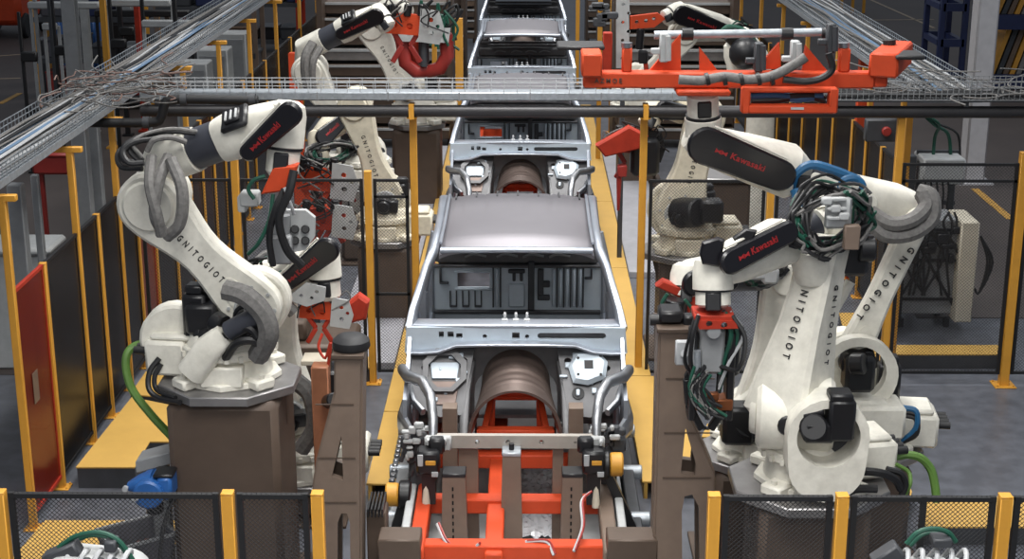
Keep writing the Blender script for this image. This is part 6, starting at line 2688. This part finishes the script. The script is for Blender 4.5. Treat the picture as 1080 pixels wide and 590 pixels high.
# things outside the left fence, below the tray
for i, (px, py, D_, h0, w_, lb) in enumerate(((27, 310, 13.6, 2.35, .13, 'wide grey post outside the left fence nearest the viewer'), (46, 290, 14.2, 2.3, .07, 'slim grey post outside the left fence'), (92, 240, 16.4, 2.4, .16, 'grey steel post outside the left fence behind the tall yellow post'), (106, 230, 16.9, 2.4, .12, 'grey steel post outside the left fence, second behind the tall yellow post'))):
    p = W(px, py, D_)
    b = MB()
    b.box((p.x, D_, h0 / 2), (w_, w_, h0), b=.01)
    b.box((p.x, D_, .015), (w_ * 1.8, w_ * 1.8, .03))
    tag(b.build('stanchion', 'grey_paint'), lb, 'post')
p = W(20, 268, 15.2)
b = MB()
b.box((p.x - .3, 15.4, p.z / 2), (1.2, .5, p.z), b=.03)
b.box((p.x - .3, 15.4, p.z + .04), (1.3, .6, .08), b=.03)
tag(b.build('bench', 'grey_light'), 'white topped bench outside the left fence near the left edge', 'bench')
p = W(58, 158, 19)
b = MB()
b.box((p.x, 19, p.z - .14), (.5, .4, .28), b=.03)
b.box((p.x, 18.99, p.z - .03), (.54, .44, .05), b=.02)
for q in (-.2, .2):
    b.box((p.x + q, 19, (p.z - .28) / 2), (.06, .06, p.z - .28))
tag(b.build('machine_cover', 'red'), 'red machine cover outside the left fence below the tray', 'machine')
for i, (px, D_, w_, lb) in enumerate(((205, 24, .5, 'pale grey cabinet behind the left fence, nearest of three'), (228, 25.5, .5, 'pale grey cabinet behind the left fence, middle of three'), (246, 27.5, .6, 'pale grey cabinet behind the left fence, farthest of three'))):
    p = W(px, 80, D_)
    t = thing('machine_cabinet', lb, 'cabinet', V((p.x, D_, 0)))
    b = MB()
    b.box((p.x, D_, .95), (w_, .5, 1.9), b=.02)
    b.build('body', 'grey_light', t)
    b = MB()
    b.box((p.x, D_ - .26, .95), (w_ * .84, .02, 1.7), b=.006)
    b.build('door', 'grey_paint', t)
# lower line-side machine behind the left pedestals
p = W(320, 360, 14.2)
t = thing('machine_block', 'dark machine block behind the half hidden left robot', 'machine', V((p.x, 14.0, 0)))
b = MB()
b.box((p.x, 14.0, .4), (1.1, .7, .8), b=.03)
b.box((p.x - .2, 14.0, .9), (.6, .5, .2), b=.03)
b.build('body', 'brown_dark', t)
b = MB()
for k in range(5):
    b.box((p.x - .4 + .2 * k, 13.63, .5), (.12, .04, .3), b=.01)
b.build('access_panel', 'grey_dark', t)

# ------------------------------------------------------------------ light
wd = bpy.data.worlds.new('hall_light')
SC.world = wd
wd.use_nodes = True
bg = wd.node_tree.nodes['Background']
bg.inputs['Color'].default_value = (.80, .88, 1.0, 1)
bg.inputs['Strength'].default_value = .26


def lamp(x, y, z, sx, sy, e, col=(1, .985, .955), spread=150):
    ld = bpy.data.lights.new('unseen_overhead_light', 'AREA')
    ld.shape = 'RECTANGLE'
    ld.size, ld.size_y = sx, sy
    ld.energy = e
    ld.color = col
    ld.spread = math.radians(spread)
    o = bpy.data.objects.new('unseen_overhead_light', ld)
    COL.objects.link(o)
    o.location = (x, y, z)
    return o


for y in (-12, -5, 0, 6, 12, 18, 26, 34):  # rows at and behind the camera are added to brighten the cab interior
    lamp(0, y, 8.5, 2.2, 3.0, 700 if y < -6 else 430 if y < 6 else 330 if y < 20 else 240, spread=170 if y < 0 else 125)
    for x in (-3.6, 3.6):
        lamp(x, y, 8.5, .8, 3.0, 110)
lamp(9, 18, 9, 3, 6, 220, (.9, .95, 1))  # this and the next are unseen side lights, added for the cab windows
lamp(-9, 22, 9, 2, 6, 25, (.9, .95, 1))
vs = SC.view_settings
vs.view_transform = 'Standard'
vs.look = 'None'
vs.exposure = -0.2
vs.gamma = 1.0
vs.use_curve_mapping = False
